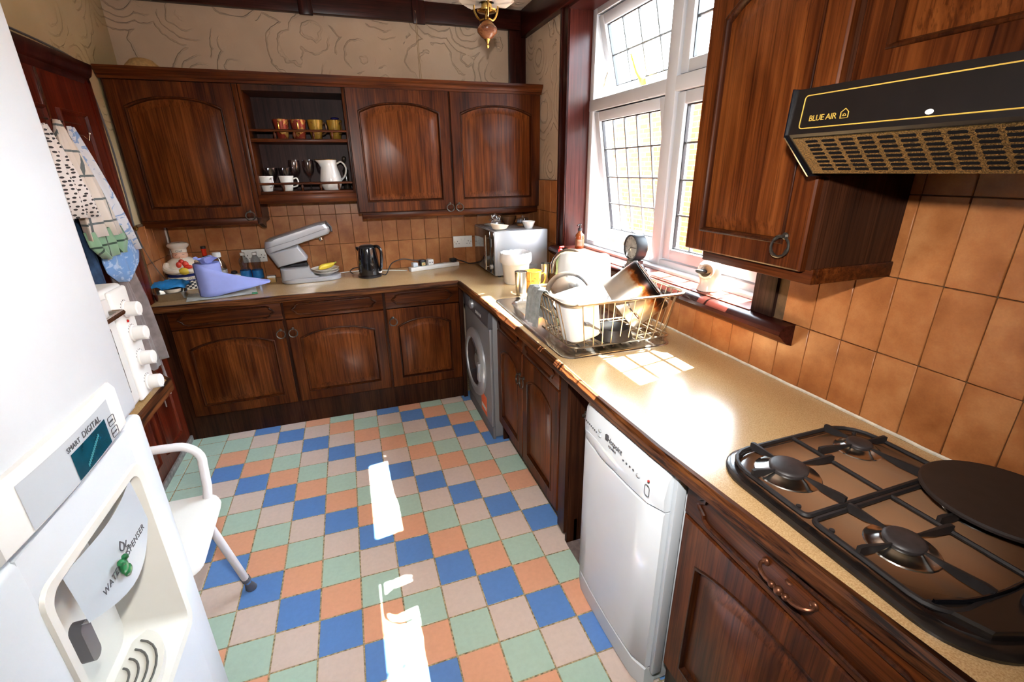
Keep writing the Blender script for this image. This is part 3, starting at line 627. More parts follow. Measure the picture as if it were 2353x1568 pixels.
# ------------------------------------------------------------------ mini oven on its own corner shelf
bm = B(); poly = [(XL + .001, -1.875), (.36, -1.875), (.36, -1.262), (.135, -.985), (XL + .001, -.985)]; prism(bm, poly, ZW - .036, ZW)
t = thing('corner_worktop', 'small laminate worktop with a cut-off corner under the mini oven', 'worktop', (0, 0, 0)); part('laminate_top', bm, LAM, t, ang=0)
bm = B(); prism(bm, [(.36, -1.875), (.372, -1.875), (.372, -1.256), (.143, -.972), (XL + .001, -.972), (XL + .001, -.985), (.135, -.985), (.36, -1.262)], ZW - .038, ZW + .0006); part('wooden_edging', bm, LIPY, t)
for y in (-1.75, -1.1):
    bm = B(); prism(bm, [(XL + .001, ZW - .037), (.16, ZW - .037), (.14, ZW - .05), (XL + .03, .62), (XL + .001, .60)], y, y + .02, 'y'); part('shelf_bracket', bm, OAKD, t, ang=0)
t = thing('mini_oven', 'white mini oven with four knobs on the corner worktop', 'mini oven', (.35, -1.865, ZW + .001), PI / 2)
bm = B(); box(bm, 0, .52, .0, .37, .012, .37, .012, 3); part('body', bm, WPLAS, t)
bm = B(); box(bm, .40, .516, -.012, .004, .016, .362, .008, 3); fp = part('control_panel', bm, WPLAS, t)
bm = B(); box(bm, .03, .392, -.010, .002, .03, .35, .006); od = part('oven_door', bm, WPLAS, t)
bm = B(); box(bm, .07, .35, -.0115, -.009, .07, .27, .004); part('door_glass', bm, BLACKG, od)
bm = B(); tube(bm, [(.06, -.01, .31), (.06, -.04, .31), (.375, -.04, .31), (.375, -.01, .31)], .008, 8); part('door_handle', bm, CHROME, od)
for x, z in ((.5, .012),):
    for fx in (.03, .48):
        for fy in (.04, .33): bm = B(); cyl(bm, (fx, fy, 0), (fx, fy, .016), .012); part('foot', bm, BLACK, t)
for i, z in enumerate((.296, .219, .137, .054)):
    bm = B(); lathe(bm, [(.026, 0), (.026, .004), (.023, .006), (.0215, .034), (.019, .037), (.002, .0375)], 20); box(bm, -.001, .001, -.0225, .0, .006, .0378)
    k = part('control_knob', bm, WPLAS, fp, loc=(.465, -.012, z), rot=(PI / 2, 0, 0))
    bm = B()
    for a in range(7): an = PI * (.15 + .7 * a / 6); box(bm, .028 * math.cos(an) - .0008, .028 * math.cos(an) + .0008, .028 * math.sin(an) - .002, .028 * math.sin(an) + .002, -.0003, .0006)
    part('dial_marks', bm, DK, k)
bm = B(); sphere(bm, (.455, -.013, .262), .0045, 8, 6); part('indicator_light', bm, mat('red_lens', (.35, .01, .01), .2), fp)

# ------------------------------------------------------------------ perching stool
t = thing('perching_stool', 'white tubular stool with moulded seat standing beside the fridge', 'stool', (.315, -1.70, 0))
bm = B(); s0 = rrect(-.20, .215, -.16, .155, .05, 6)
loft(bm, [[Vector((p.x * k, p.y * k, z + p.y * .10)) for p in s0] for k, z in ((.93, .520), (.985, .524), (1, .535), (.985, .548), (.95, .551))]); part('seat', bm, WPLAS, t)
SW = mat('white_tube', (.80, .78, .80), .3)
FT4 = {(1, 1): (.171, .294), (1, -1): (.171, -.165), (-1, 1): (-.18, .25), (-1, -1): (-.18, -.165)}
for (sx, sy), (fx, fy) in FT4.items():
    top = Vector((sx * .155, sy * .11, .515)); bot = Vector((fx, fy, .004)); bm = B(); cyl(bm, top, top + (bot - top) * .86, .0135, n=12); lg = part('leg', bm, SW, t)
    d = (bot - top); bm = B(); cyl(bm, top + d * .84, top + d * .875, .0165, n=12); part('leg_collar', bm, RUBBER, lg)
    bm = B(); cyl(bm, top + d * .875, top + d * .93, .011, n=12); part('leg_extension', bm, CHROME, lg)
    bm = B(); p = top + d * .925; loft(bm, [circ(p, .013, 12), circ(p + (bot - p) * .3, .016, 12), circ(p + (bot - p) * .7, .019, 12), circ(Vector((bot.x, bot.y, .004)), .021, 12), circ(Vector((bot.x, bot.y, 0)), .019, 12)]); part('rubber_foot', bm, RUBBER, lg)
bm = B(); box(bm, -.17, .175, .09, .125, .49, .515, .005); part('seat_bracket', bm, SW, t)
pts = [(.165, .125, .50), (.178, .145, .60), (.180, .155, .68)] + [(.18 - .06 + .06 * math.cos(a), .16, .69 + .06 * math.sin(a)) for a in [PI / 2 * i / 6 for i in range(7)]] + [(0, .165, .752)]
pts = [Vector(p) for p in pts]; pts = pts + [Vector((-p.x, p.y, p.z)) for p in pts[-2::-1]]
bm = B(); tube(bm, pts, .0135, 12); part('arm_rail', bm, SW, t)

# ------------------------------------------------------------------ washing machine
t = thing('washing_machine', 'silver front-loading washing machine in the corner under the worktop', 'washing machine', (1.70, -.128, 0), RZ)
bm = B(); box(bm, .0, .58, .02, .55, .015, .832, .004); part('body', bm, SILVERD, t)
bm = B(); box(bm, .0, .58, .0, .022, .085, .715, .008); fpn = part('front_panel', bm, SILVERD, t)
bm = B(); box(bm, .0, .58, .006, .024, .0, .083, .004); part('kick_plate', bm, mat('washer_kick', (.13, .13, .14), .5), t)
DG = mat('washer_fascia', (.075, .075, .085), .35)
bm = B(); loft(bm, [[Vector((x, y, z)) for y, z in ((.02, .718), (-.004, .718), (-.008, .735), (-.004, .80), (.008, .832), (.02, .832))] for x in (.0, .58)]); cp = part('control_fascia', bm, DG, t)
bm = B(); lathe(bm, [(.03, 0), (.028, .014), (.02, .018), (.002, .018)], 20); part('program_dial', bm, SILVER, cp, loc=(.235, -.006, .775), rot=(PI / 2, 0, 0))
for i in range(5): bm = B(); box(bm, -.005, .005, -.0015, .0, -.009, .009, .002); part('option_button', bm, WPLAS, cp, loc=(.33 + .025 * i, -.008, .752))
bm = B(); box(bm, .02, .17, -.0095, -.004, .735, .805, .004); part('detergent_drawer', bm, DG, cp)
cx, cz = .262, .40
dro = lambda bm: bmesh.ops.rotate(bm, cent=(0, 0, 0), matrix=Matrix.Rotation(PI / 2, 3, 'X'), verts=bm.verts)
bm = B(); lathe(bm, [(.222, 0), (.222, .010), (.212, .022), (.185, .03), (.165, .026), (.16, .012)], 40, caps=(False, False)); dro(bm); wd = part('porthole_ring', bm, SILVER, t, loc=(cx, .0, cz))
bm = B(); lathe(bm, [(.163, .014), (.15, .02), (.10, .004), (.002, -.004)], 36, caps=(False, True)); dro(bm); part('porthole_glass', bm, mat('dark_bowl_glass', (.03, .03, .035), .08, coat=.5), wd)
bm = B(); box(bm, .155, .195, -.042, -.016, -.06, .06, .008); part('door_grip', bm, SILVER, wd)
bm = B(); box(bm, .355, .475, -.0012, .001, .105, .235); st = part('sticker', bm, mat('orange_sticker', (.80, .14, .04), .5), t, 'orange energy sticker')
bm = B(); box(bm, .365, .465, -.0018, -.001, .135, .16); part('sticker_stripe', bm, WPLAS, st)

# ------------------------------------------------------------------ dishwasher
t = thing('dishwasher', 'slimline white dishwasher under the worktop beside the gas hob cabinet', 'dishwasher', (1.712, -1.815, 0), RZ)
W = .44
def plan(d, k=1.0, r=.028, n=5):
    """plan outline of the bowed front: d = how far it sticks out at the middle"""
    fr = [(W * i / 10, -d * math.sin(PI * i / 10) ** .6) for i in range(11)]
    return [(0, .05)] + [(x + (0.0), y + (.012 if i in (0, 10) else 0)) for i, (x, y) in enumerate(fr)] + [(W, .05)]
LP = lambda z, d, o=0: [Vector((x, y + o, z)) for x, y in plan(d)]
bm = B(); box(bm, .004, W - .004, .045, .55, .02, .825, .003); part('body', bm, WHITE, t)
bm = B(); box(bm, W + .002, W + .019, .028, .06, .09, .826, .003); part('side_trim', bm, GREYP, t, 'pale blue-grey side strip')
bm = B(); loft(bm, [LP(.105, .010, .004), LP(.112, .014), LP(.40, .016), LP(.685, .014), LP(.692, .010, .004)]); part('door', bm, WHITE, t)
bm = B(); loft(bm, [LP(.697, .012, .004), LP(.703, .018, -.002), LP(.74, .022, -.004), LP(.79, .018, .002), LP(.815, .012, .014), LP(.826, .004, .03)]); cp = part('control_panel', bm, WHITE, t)
bm = B(); loft(bm, [LP(.003, .004, .012), LP(.015, .010, .004), LP(.095, .012, .002), LP(.10, .008, .006)]); part('kick_panel', bm, WHITE, t)
bm = B(); sphere(bm, (.19, -.021, .722), .075, 20, 10, (1, .06, .28)); part('handle_shade', bm, mat('handle_shade_grey', (.62, .65, .70), .35), cp)  # greyer bulge, its tone standing in for shade in the handle hollow
bm = B(); tube(bm, [(.06 + .26 * i / 12, -.0245 + .004 * abs(i - 6) / 6, .742 + .004 * math.sin(PI * i / 12)) for i in range(13)], .0018, 5); part('handle_lip', bm, WHITE, cp)
yp = -.0255
text('Hotpoint', .021, DK, cp, (.205, -.0272, .786), (1, 0, 0), (0, .18, 1)); text('AQUARIUS', .0085, DK, cp, (.212, -.0275, .771), (1, 0, 0), (0, .1, 1))
bm = B(); box(bm, .19, .2015, -.0265, -.021, .784, .800); part('brand_square', bm, DK, cp)
for i in range(8): bm = B(); sphere(bm, (0, 0, 0), .0035, 8, 6, (1, .5, .7)); part('programme_light', bm, DK, cp, loc=(.045 + .0125 * i, -.0185 - .0007 * i, .774))
bm = B(); sphere(bm, (0, 0, 0), .0032, 8, 6, (1, .5, .7)); part('programme_light', bm, DK, cp, loc=(.045, -.0165, .790))
for i in range(4): bm = B(); sphere(bm, (0, 0, 0), .0038, 8, 6, (1, .5, .7)); part('option_light', bm, DK, cp, loc=(.29 + .016 * i, -.0245 + .0006 * i, .772))
for x, z in ((.152, .790), (.152, .771), (.362, .770)): bm = B(); sphere(bm, (0, 0, 0), .009, 12, 6, (1, .35, .55)); part('option_button', bm, GREYP, cp, loc=(x, -.023, z))
bm = B(); tube(bm, [Vector((p.x, -.0215, p.y)) for p in rrect(.393, .413, .735, .768, .008, 4)], .0009, 5, True); part('power_button', bm, DK, cp)
bm = B(); sphere(bm, (.405, -.0205, .782), .0035, 8, 6); part('power_light', bm, mat('red_lens2', (.4, .02, .02), .3), cp)

# ------------------------------------------------------------------ gas hob
HX, HY = 2.04, -2.578
t = thing('gas_hob', 'brown enamelled gas hob with black pan supports', 'hob', (HX, HY, ZW))
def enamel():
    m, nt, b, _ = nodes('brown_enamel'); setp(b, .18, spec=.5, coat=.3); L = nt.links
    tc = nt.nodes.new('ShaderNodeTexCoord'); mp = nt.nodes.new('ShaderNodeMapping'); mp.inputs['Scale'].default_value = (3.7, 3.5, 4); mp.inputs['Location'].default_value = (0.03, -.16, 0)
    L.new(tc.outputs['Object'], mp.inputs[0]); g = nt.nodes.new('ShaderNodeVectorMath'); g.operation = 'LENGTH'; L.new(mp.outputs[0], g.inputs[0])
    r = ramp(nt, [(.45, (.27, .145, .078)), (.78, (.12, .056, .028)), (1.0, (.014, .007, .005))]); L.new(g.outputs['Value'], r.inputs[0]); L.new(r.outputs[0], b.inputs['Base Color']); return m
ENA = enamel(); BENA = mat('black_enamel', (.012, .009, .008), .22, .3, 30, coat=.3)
ho = lambda d, z, r: [Vector((p.x, p.y, z)) for p in rrect(-.243 + d, .243 - d, -.286 + d, .286 - d, r, 8)]
bm = B(); loft(bm, [ho(0, .0005, .11), ho(0, .006, .11), ho(.006, .011, .108), ho(.024, .012, .095), ho(.03, .010, .09)], True, True); part('tray_rim', bm, BENA, t)
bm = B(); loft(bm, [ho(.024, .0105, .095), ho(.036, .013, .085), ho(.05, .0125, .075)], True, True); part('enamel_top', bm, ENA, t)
BURN = [(-.119, .163, .040, .064), (.127, .177, .027, .046), (-.11, -.077, .033, .054), (.13, -.075, .036, .058)]
for x, y, rc, ro in BURN:
    bm = B(); lathe(bm, [(ro + .006, .0125), (ro + .004, .0145), (ro, .015), (ro - .012, .021), (rc + .004, .024), (rc, .026)], 28); br = part('burner', bm, STEEL, t, loc=(x, y, 0))
    bm = B(); lathe(bm, [(rc, .025), (rc + .001, .031), (rc - .001, .034), (rc - .006, .0365), (.002, .037)], 28); part('burner_cap', bm, mat('burner_cap_black', (.03, .024, .024), .45, .3, 60), br)
def wedge(bm, a, b, w=.008, h=.020):
    """pan-support finger: tall at a (on the frame), tapering to b"""
    a, b = Vector(a), Vector(b); d = (b - a).normalized(); s = Vector((-d.y, d.x, 0)); up_ = Vector((0, 0, 1))
    L1 = (b - a).length
    prof = [(0, .0, w), (.0, h * .9, w), (L1 * .12, h, w * .9), (L1, h * .62, w * .35), (L1, h * .45, w * .35), (L1 * .45, 0, w * .8)]
    loft(bm, [[a + d * p + up_ * q + s * (sg * ww / 2) for p, q, ww in prof] for sg in (-1, 1)])
ZS = .022
for k, (y0, y1) in enumerate(((.035, .262), (-.205, .022))):
    gy = (y0 + y1) / 2; gp = None
    r1, r2 = (.075, .012) if k == 0 else (.012, .05)
    o = []
    for cx_, cy_, a, r in ((.205, y1, 0, r1), (-.215, y1, PI / 2, r1), (-.215, y0, PI, r2), (.205, y0, 1.5 * PI, r2)):
        sx_, sy_ = (-1 if cx_ > 0 else 1), (-1 if cy_ == y1 else 1)
        o += [Vector((cx_ + sx_ * r + r * math.cos(a + PI / 2 * i / 5), cy_ + sy_ * r + r * math.sin(a + PI / 2 * i / 5), ZS)) for i in range(6)]
    bm = B(); tube(bm, o, .0055, 6, True); gp = part('pan_support', bm, IRON, t)
    bm = B(); tube(bm, [(.005, y0, ZS), (.005, y1, ZS)], .005, 6); part('support_bar', bm, IRON, gp)
    bs = BURN[:2] if k == 0 else BURN[2:]
    for x, y, rc, ro in bs:
        lo, hi = (-.215, .005) if x < 0 else (.005, .205)
        for a, b in (((lo, y + .01), (x - rc * .9, y)), ((hi, y - .01), (x + rc * .9, y)), ((x + .01, y0), (x, y - rc * .9)), ((x - .01, y1), (x, y + rc * .9))):
            bm = B(); wedge(bm, (*a, ZS - .002), (*b, ZS - .002)); part('support_finger', bm, IRON, gp)
    for x, y in ((-.20, y0 + .03), (-.20, y1 - .03), (.19, y0 + .03), (.19, y1 - .03)):
        bm = B(); cyl(bm, (x, y, .012), (x, y, ZS), .005, n=8); part('support_foot', bm, IRON, gp)
# raised control fascia with curved splash lip at the near end
bm = B(); cpts = [(-.205, -.185), (-.14, -.205), (-.05, -.212), (.05, -.205), (.14, -.19), (.19, -.165)]
C2 = smooth_path([(a, b, 0) for a, b in cpts], 5)
pr = [Vector((p.x, p.y, 0)) for p in C2] + [Vector((.19, -.24, 0)), Vector((.12, -.272, 0)), Vector((-.10, -.272, 0)), Vector((-.18, -.245, 0))]
loft(bm, [[p + Vector((0, 0, .012)) for p in pr], [p * .99 + Vector((0, -.001, .022)) for p in pr], [p * .96 + Vector((0, -.008, .026)) for p in pr]]); cf = part('control_fascia', bm, BENA, t)
bm = B(); loft(bm, [[p + Vector((0, dy, z)) for p in C2] for dy, z in ((.002, .014), (.004, .034), (.0065, .034), (.008, .014))], False, False, False); part('splash_lip', bm, BLACKG, cf)
for i in range(4):
    bm = B(); lathe(bm, [(.022, 0), (.021, .012), (.017, .018), (.002, .019)], 18); box(bm, -.004, .004, -.018, .018, .016, .026, .002); part('hob_knob', bm, BLACK, cf, loc=(-.06 + .055 * i, -.242, .0255))
bm = B(); lathe(bm, [(.128, 0), (.134, .003), (.134, .008), (.130, .011), (.118, .0105), (.002, .0095)], 48)
single('griddle_plate', bm, mat('seasoned_iron', (.020, .013, .011), .55, .2, 40), 'round black iron griddle plate lying on the gas hob', 'griddle', (2.205, -2.662, ZW + ZS + .0185))

# ------------------------------------------------------------------ cooker hood
t = thing('cooker_hood', 'dark brown cooker hood with gold trim line and slotted filter', 'cooker hood', (1.90, -2.264, 1.535), RZ)
HB = mat('hood_brown', (.006, .004, .0035), .4, .15, 20, spec=.3)
prof = [(.006, .155), (.13, .155), (.13, .127), (.44, .127), (.44, 0), (.085, 0), (.004, .070), (0, .074)]
bm = B(); loft(bm, [[Vector((x, a, b)) for a, b in prof] for x in (.003, .6)]); part('canopy', bm, HB, t, ang=20)
bm = B(); ew = [(-.001, .157), (.13, .157), (.13, .127), (.44, .127), (.44, -.004), (.080, -.006), (-.004, .070)]
loft(bm, [[Vector((x, a, b)) for a, b in ew] for x in (0, .003)]); part('end_plate', bm, BLACKG, t)
HG = mat('gold_line', (.75, .48, .09), .35, .2, 40, metal=.5)
fy = lambda z: .006 - (z - .155) / (.074 - .155) * .006 - .0006
q = [(.028, .083), (.57, .083), (.57, .141), (.028, .141)]; q = rect2(.028, .575, .084, .142, .006, 3)
bm = B(); tube(bm, [Vector((a, fy(b), b)) for a, b in q], .0011, 5, True); part('gold_border', bm, HG, t)
lg = part('brand_badge', (lambda b_: (box(b_, .109, .124, fy(.098) - .0003, fy(.098), .095, .0957), tube(b_, [(.110, fy(.1) - .0004, .096), (.110, fy(.1) - .0004, .105), (.117, fy(.11) - .0004, .111), (.124, fy(.1) - .0004, .105), (.124, fy(.1) - .0004, .096)], .0009, 4), tube(b_, smooth_path([(.114, fy(.1) - .0005, .099), (.117, fy(.1) - .0005, .103), (.120, fy(.1) - .0005, .099), (.114, fy(.1) - .0005, .099)], 3), .0006, 4), b_)[-1])(B()), HG, t)
text('BLUE AIR', .0145, HG, lg, (.046, fy(.1) - .0004, .096), (1, 0, 0), (0, .07, 1), spacing=.95)
bm = B(); sphere(bm, (.255, fy(.09) - .0003, .091), .0052, 10, 6, (1.2, .08, .75)); part('paint_chip', bm, mat('bare_metal_chip', (.7, .7, .68), .5), t)
gv = Vector((0, .081, -.070)); gl = gv.length; gd = gv / gl; gn = Vector((0, -gd.z, gd.y)) * -1
def hammered():
    m, nt, b, _ = nodes('hammered_gold'); setp(b, .35, metal=.75); v = coords(nt, rnd=False); n = noise(nt, v, 420, 2); r = ramp(nt, [(.35, (.03, .016, .006)), (.6, (.19, .115, .038))]); nt.links.new(n.outputs[0], r.inputs[0]); nt.links.new(r.outputs[0], b.inputs['Base Color']); bump(nt, b, n.outputs[0], .6, .003); return m
bm = B(); o0 = Vector((0, .004, .070)) ; nn = Vector((0, -.070, -.081)).normalized()
loft(bm, [[Vector((x, 0, 0)) + o0 + gd * s + nn * d for x, s in ((.014, .004), (.594, .004), (.594, gl - .003), (.014, gl - .003))] for d in (.0, .002)]); gr = part('filter_grille', bm, hammered(), t, ang=0)
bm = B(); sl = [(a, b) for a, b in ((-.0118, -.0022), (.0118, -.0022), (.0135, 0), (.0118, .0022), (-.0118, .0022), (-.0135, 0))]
loft(bm, [[Vector((a, 0, 0)) + gd * (b * 1.4) + nn * d for a, b in sl] for d in (.0012, .0026)]); SLOT = meshdata('vent_slot', bm, mat('slot_shade_black', (.006, .005, .005), .95, spec=.05), 0)  # raised black plates paint the darkness of open filter slots
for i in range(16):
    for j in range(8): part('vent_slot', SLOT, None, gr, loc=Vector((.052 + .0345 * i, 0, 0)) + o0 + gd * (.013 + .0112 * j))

# ------------------------------------------------------------------ microwave in the corner (door faces left)
t = thing('microwave_oven', 'silver microwave with dark mirrored door in the corner of the worktop', 'microwave', (1.911, .335, ZW + .0006), RZ)
bm = B(); box(bm, 0, .49, .018, .375, .012, .305, .006); part('body', bm, SILVER, t)
bm = B(); box(bm, 0, .49, 0, .02, .014, .303, .004); fr = part('front_frame', bm, SILVER, t)
bm = B(); box(bm, .006, .395, -.006, .004, .02, .297, .003); md = part('door', bm, BLACKG, t)
bm = B(); tube(bm, [(.40, .0, .065), (.40, -.034, .065), (.40, -.034, .255), (.40, -.0, .255)], .006, 10); tube(bm, [(.40, -.034, .045), (.40, -.034, .275)], .0075, 10); part('door_handle', bm, CHROME, md)
bm = B(); box(bm, .415, .478, -.004, .004, .02, .297, .002); mp_ = part('control_panel', bm, BLACKG, t)
bm = B(); lathe(bm, [(.017, 0), (.016, .016), (.002, .018)], 18); part('timer_knob', bm, SILVER, mp_, loc=(.448, -.004, .07), rot=(PI / 2, 0, 0))
for i in range(5): bm = B(); box(bm, .4895, .4912, .19, .30, .035 + .009 * i, .039 + .009 * i); part('side_vent', bm, mat('vent_grey', (.20, .20, .21), .5), t)
for x in (.03, .46):
    for y in (.04, .34): bm = B(); cyl(bm, (x, y, 0), (x, y, .014), .012); part('foot', bm, BLACK, t)
# ------------------------------------------------------------------ sink, tap, dish rack and what dries in it
t = thing('kitchen_sink', 'inset stainless steel sink with drainer under the dish rack', 'sink', (1.986, -1.138, ZW))
so = lambda d, z, r: [Vector((p.x, p.y, z)) for p in rrect(-.247 + d, .247 - d, -.46 + d, .463 - d, r, 6)]
hx0, hx1, hy0, hy1 = bx0 - 1.986 + .006, bx1 - 1.986 - .006, by0 + 1.138 + .006, by1 + 1.138 - .006
bm = B(); loft(bm, [so(0, .0006, .05), so(.002, .004, .05), so(.010, .0055, .045), so(.022, .0035, .04)], False, False)
inner = so(.022, .0035, .04); n = len(inner)
hole = lambda d, z, r: [Vector((p.x, p.y, z)) for p in rrect(hx0 + d, hx1 - d, hy0 + d, hy1 - d, r, 6)]
loft(bm, [inner, hole(-.012, .0035, .055), hole(0, .001, .05), hole(.004, -.012, .048), hole(.016, -.13, .05), hole(.05, -.145, .05)], False, True)
sk = part('sink_top', bm, STEEL, t, ang=40)
bm = B(); lathe(bm, [(.03, -.1445), (.028, -.142), (.012, -.143)], 18, ((hx0 + hx1) / 2, (hy0 + hy1) / 2, 0)); part('waste_outlet', bm, CHROME, t)
for i in range(9):
    bm = B(); x = -.17 + .042 * i; tube(bm, [(x, -.06, .0035), (x, -.40, .0035)], .0035, 6); part('drainer_rib', bm, STEEL, sk)
t = thing('kitchen_tap', 'chrome swan-neck tap behind the dish rack', 'tap', (2.20, -.91, ZW + .004))
bm = B(); lathe(bm, [(.026, 0), (.026, .006), (.016, .014), (.015, .05), (.012, .055)], 18); part('tap_base', bm, CHROME, t)
ed = Vector((-.145, .15, 0)); pts = [Vector((0, 0, .05)), Vector((0, 0, .12)), Vector((0, 0, .16))] + [ed * (.5 - .5 * math.cos(a)) + Vector((0, 0, .165 + .105 * math.sin(a))) for a in [PI * i / 12 for i in range(1, 12)]] + [ed + Vector((0, 0, .155)), ed + Vector((0, 0, .14))]
bm = B(); tube(bm, pts, .0115, 12); part('spout', bm, CHROME, t)
bm = B(); tube(bm, [(.014, 0, .03), (.05, -.01, .045)], .005, 8); sphere(bm, (.055, -.011, .047), .009); part('lever', bm, CHROME, t)

t = thing('dish_rack', 'chromed wire dish rack full of washing-up on the sink drainer', 'dish rack', (2.01, -1.42, ZW + .005))
rt = [Vector((p.x, p.y, .205)) for p in rrect(-.268, .268, -.178, .165, .05, 5)]
rb = [Vector((p.x, p.y, .022)) for p in rrect(-.222, .228, -.145, .14, .035, 5)]
bm = B(); tube(bm, rt, .0058, 8, True); part('top_rim', bm, TARN, t)
bm = B(); tube(bm, rb, .0035, 6, True); part('bottom_rim', bm, TARN, t)
def wire(a, b, r=.0022, nm='wire'):
    bm = B(); tube(bm, [a, b], r, 6); part(nm, bm, TARN, t)
for i in range(10):
    f = (i + .5) / 10; wire((-.225 + .45 * f, -.178, .203), (-.19 + .385 * f, -.145, .022)); wire((-.225 + .45 * f, .165, .203), (-.19 + .385 * f, .14, .022))
for i in range(7):
    f = (i + .5) / 7; wire((-.268, -.13 + .255 * f, .203), (-.222, -.115 + .225 * f, .022)); wire((.268, -.13 + .255 * f, .203), (.228, -.115 + .225 * f, .022))
for i in range(8): wire((-.2 + .4 * i / 7 + .003, -.145, .022), (-.2 + .4 * i / 7 + .003, .14, .022))
for i in range(4): wire((-.222, -.10 + .2 * i / 3, .0245), (.228, -.10 + .2 * i / 3, .0245))
for x in (-.2, .2):
    for y in (-.13, .125): bm = B(); tube(bm, [(x, y, .022), (x, y * 1.03, .002)], .003, 6); part('rack_foot', bm, TARN, t)
for s in (-1, 1):
    bm = B(); tube(bm, [(s * .268, -.06, .205), (s * .274, -.06, .15), (s * .274, .05, .15), (s * .268, .05, .205)], .003, 6); part('carry_handle', bm, TARN, t)
ZR = ZW + .032
# stained stock pot lying on its side
ax = Vector((.68, -.36, .62)).normalized(); q = ax.to_track_quat('Z', 'Y')
t = thing('stock_pot', 'stainless pan with burnt black and orange stained base tipped up in the rack', 'pan', (2.12, -1.462, 1.06)); t.rotation_mode = 'QUATERNION'; t.rotation_quaternion = q
def burnt():
    m, nt, b, _ = nodes('burnt_steel'); setp(b, .3, metal=.85); L = nt.links; tc = nt.nodes.new('ShaderNodeTexCoord'); sx = nt.nodes.new('ShaderNodeSeparateXYZ'); L.new(tc.outputs['Object'], sx.inputs[0])
    n = noise(nt, tc.outputs['Object'], 35, 4); a = nt.nodes.new('ShaderNodeMath'); a.operation = 'MULTIPLY_ADD'; a.inputs[1].default_value = .05; L.new(n.outputs[0], a.inputs[0]); L.new(sx.outputs[2], a.inputs[2])
    mr = nt.nodes.new('ShaderNodeMapRange'); mr.inputs[1].default_value = -.03; mr.inputs[2].default_value = .115; L.new(a.outputs[0], mr.inputs[0])
    r = ramp(nt, [(.30, (.62, .58, .52)), (.55, (.55, .42, .28)), (.64, (.36, .10, .015)), (.74, (.05, .015, .006)), (.9, (.012, .01, .01))]); L.new(mr.outputs[0], r.inputs[0]); L.new(r.outputs[0], b.inputs['Base Color']); return m
BURNT = burnt()
bm = B(); lathe(bm, [(.112, -.08), (.117, -.078), (.115, -.07), (.115, .07), (.113, .078), (.106, .0815), (.002, .0815)], 40, caps=(False, True)); lathe(bm, [(.112, -.08), (.1115, .07), (.002, .072)], 40, caps=(False, True)); part('pot_wall', bm, BURNT, t)
bm = B(); tube(bm, [(p.x, p.y, .083) for p in circ((0, 0, 0), .108, 32)], .0022, 6, True); part('base_ring', bm, CHROME, t)
for a0 in (PI * 1.05, PI * .02):
    dx, dy = math.cos(a0), math.sin(a0); tx, ty = -dy, dx
    bm = B(); tube(bm, smooth_path([(dx * .115 + tx * s * .03, dy * .115 + ty * s * .03, -.035) if e else (dx * .145 + tx * s * .028, dy * .145 + ty * s * .028, -.038) for s, e in ((-1, 1), (-1, 0), (1, 0), (1, 1))], 5), .0045, 8); part('loop_handle', bm, CHROME, t)
# skillet upside down below it
t = thing('frying_pan', 'black frying pan with grey handle lying under the stained pan', 'pan', (2.0, -1.50, ZR - .003), math.radians(200))
bm = B(); lathe(bm, [(.078, 0), (.081, .004), (.076, .02), (.064, .045), (.055, .05), (.002, .05)], 32, caps=(False, True)); lathe(bm, [(.078, 0), (.074, .02), (.062, .042), (.002, .045)], 32, caps=(False, True)); part('pan_body', bm, IRON, t)
bm = B(); loft(bm, [[Vector((x, y, z0 + z)) for y, z in ((-.011, -.005), (.011, -.005), (.014, .004), (.0, .011), (-.014, .004))] for x, z0 in ((.08, .038), (.10, .056), (.15, .085), (.175, .092))]); part('pan_handle', bm, mat('grey_handle', (.10, .10, .11), .35), t)
# two white plastic tubs, chrome lid, grey cloth
WT_ = mat('white_tub_plastic', (.84, .83, .80), .35)
def tub(name, label, loc, rot, hw, hd, h, rr, wall=.003):
    t = thing(name, label, 'tub', loc, rot=rot); f = lambda k, z: [Vector((p.x * k, p.y * k, z)) for p in rrect(-hw, hw, -hd, hd, rr, 6)]
    bm = B(); loft(bm, [f(1.0, 0), f(1.03, .002), f(1.03, .006), f(.985, .007), f(.90, h * .85), f(.86, h * .97), f(.78, h)], False, True); loft(bm, [f(1, 0), f(.97, .007), f(.885, h * .85), f(.76, h - .004)], False, True)
    return part('tub_shell', bm, WT_, t) and t
tub('plastic_tub', 'large white plastic tub tilted upside down at the back of the dish rack', (1.985, -1.265, ZR + .085), (math.radians(-12), math.radians(7), math.radians(4)), .128, .07, .215, .05)
tub('plastic_tub', 'white plastic tub upright at the front left corner of the dish rack', (1.83, -1.49, ZR + .20), (math.radians(180 - 6), math.radians(-8), math.radians(10)), .082, .06, .185, .04)
t = thing('pan_lid', 'domed stainless steel pan lid standing at the left of the dish rack', 'lid', (1.862, -1.37, ZR + .150), rot=(math.radians(66), math.radians(6), math.radians(-12)))
bm = B(); lathe(bm, [(.102, 0), (.105, .003), (.10, .006), (.085, .008), (.082, .014), (.06, .026), (.03, .033), (.002, .035)], 40, caps=(False, True)); part('lid_dome', bm, CHROME, t)
bm = B(); lathe(bm, [(.006, .034), (.006, .046), (.016, .05), (.016, .056), (.002, .058)], 16); part('lid_knob', bm, BLACK, t)
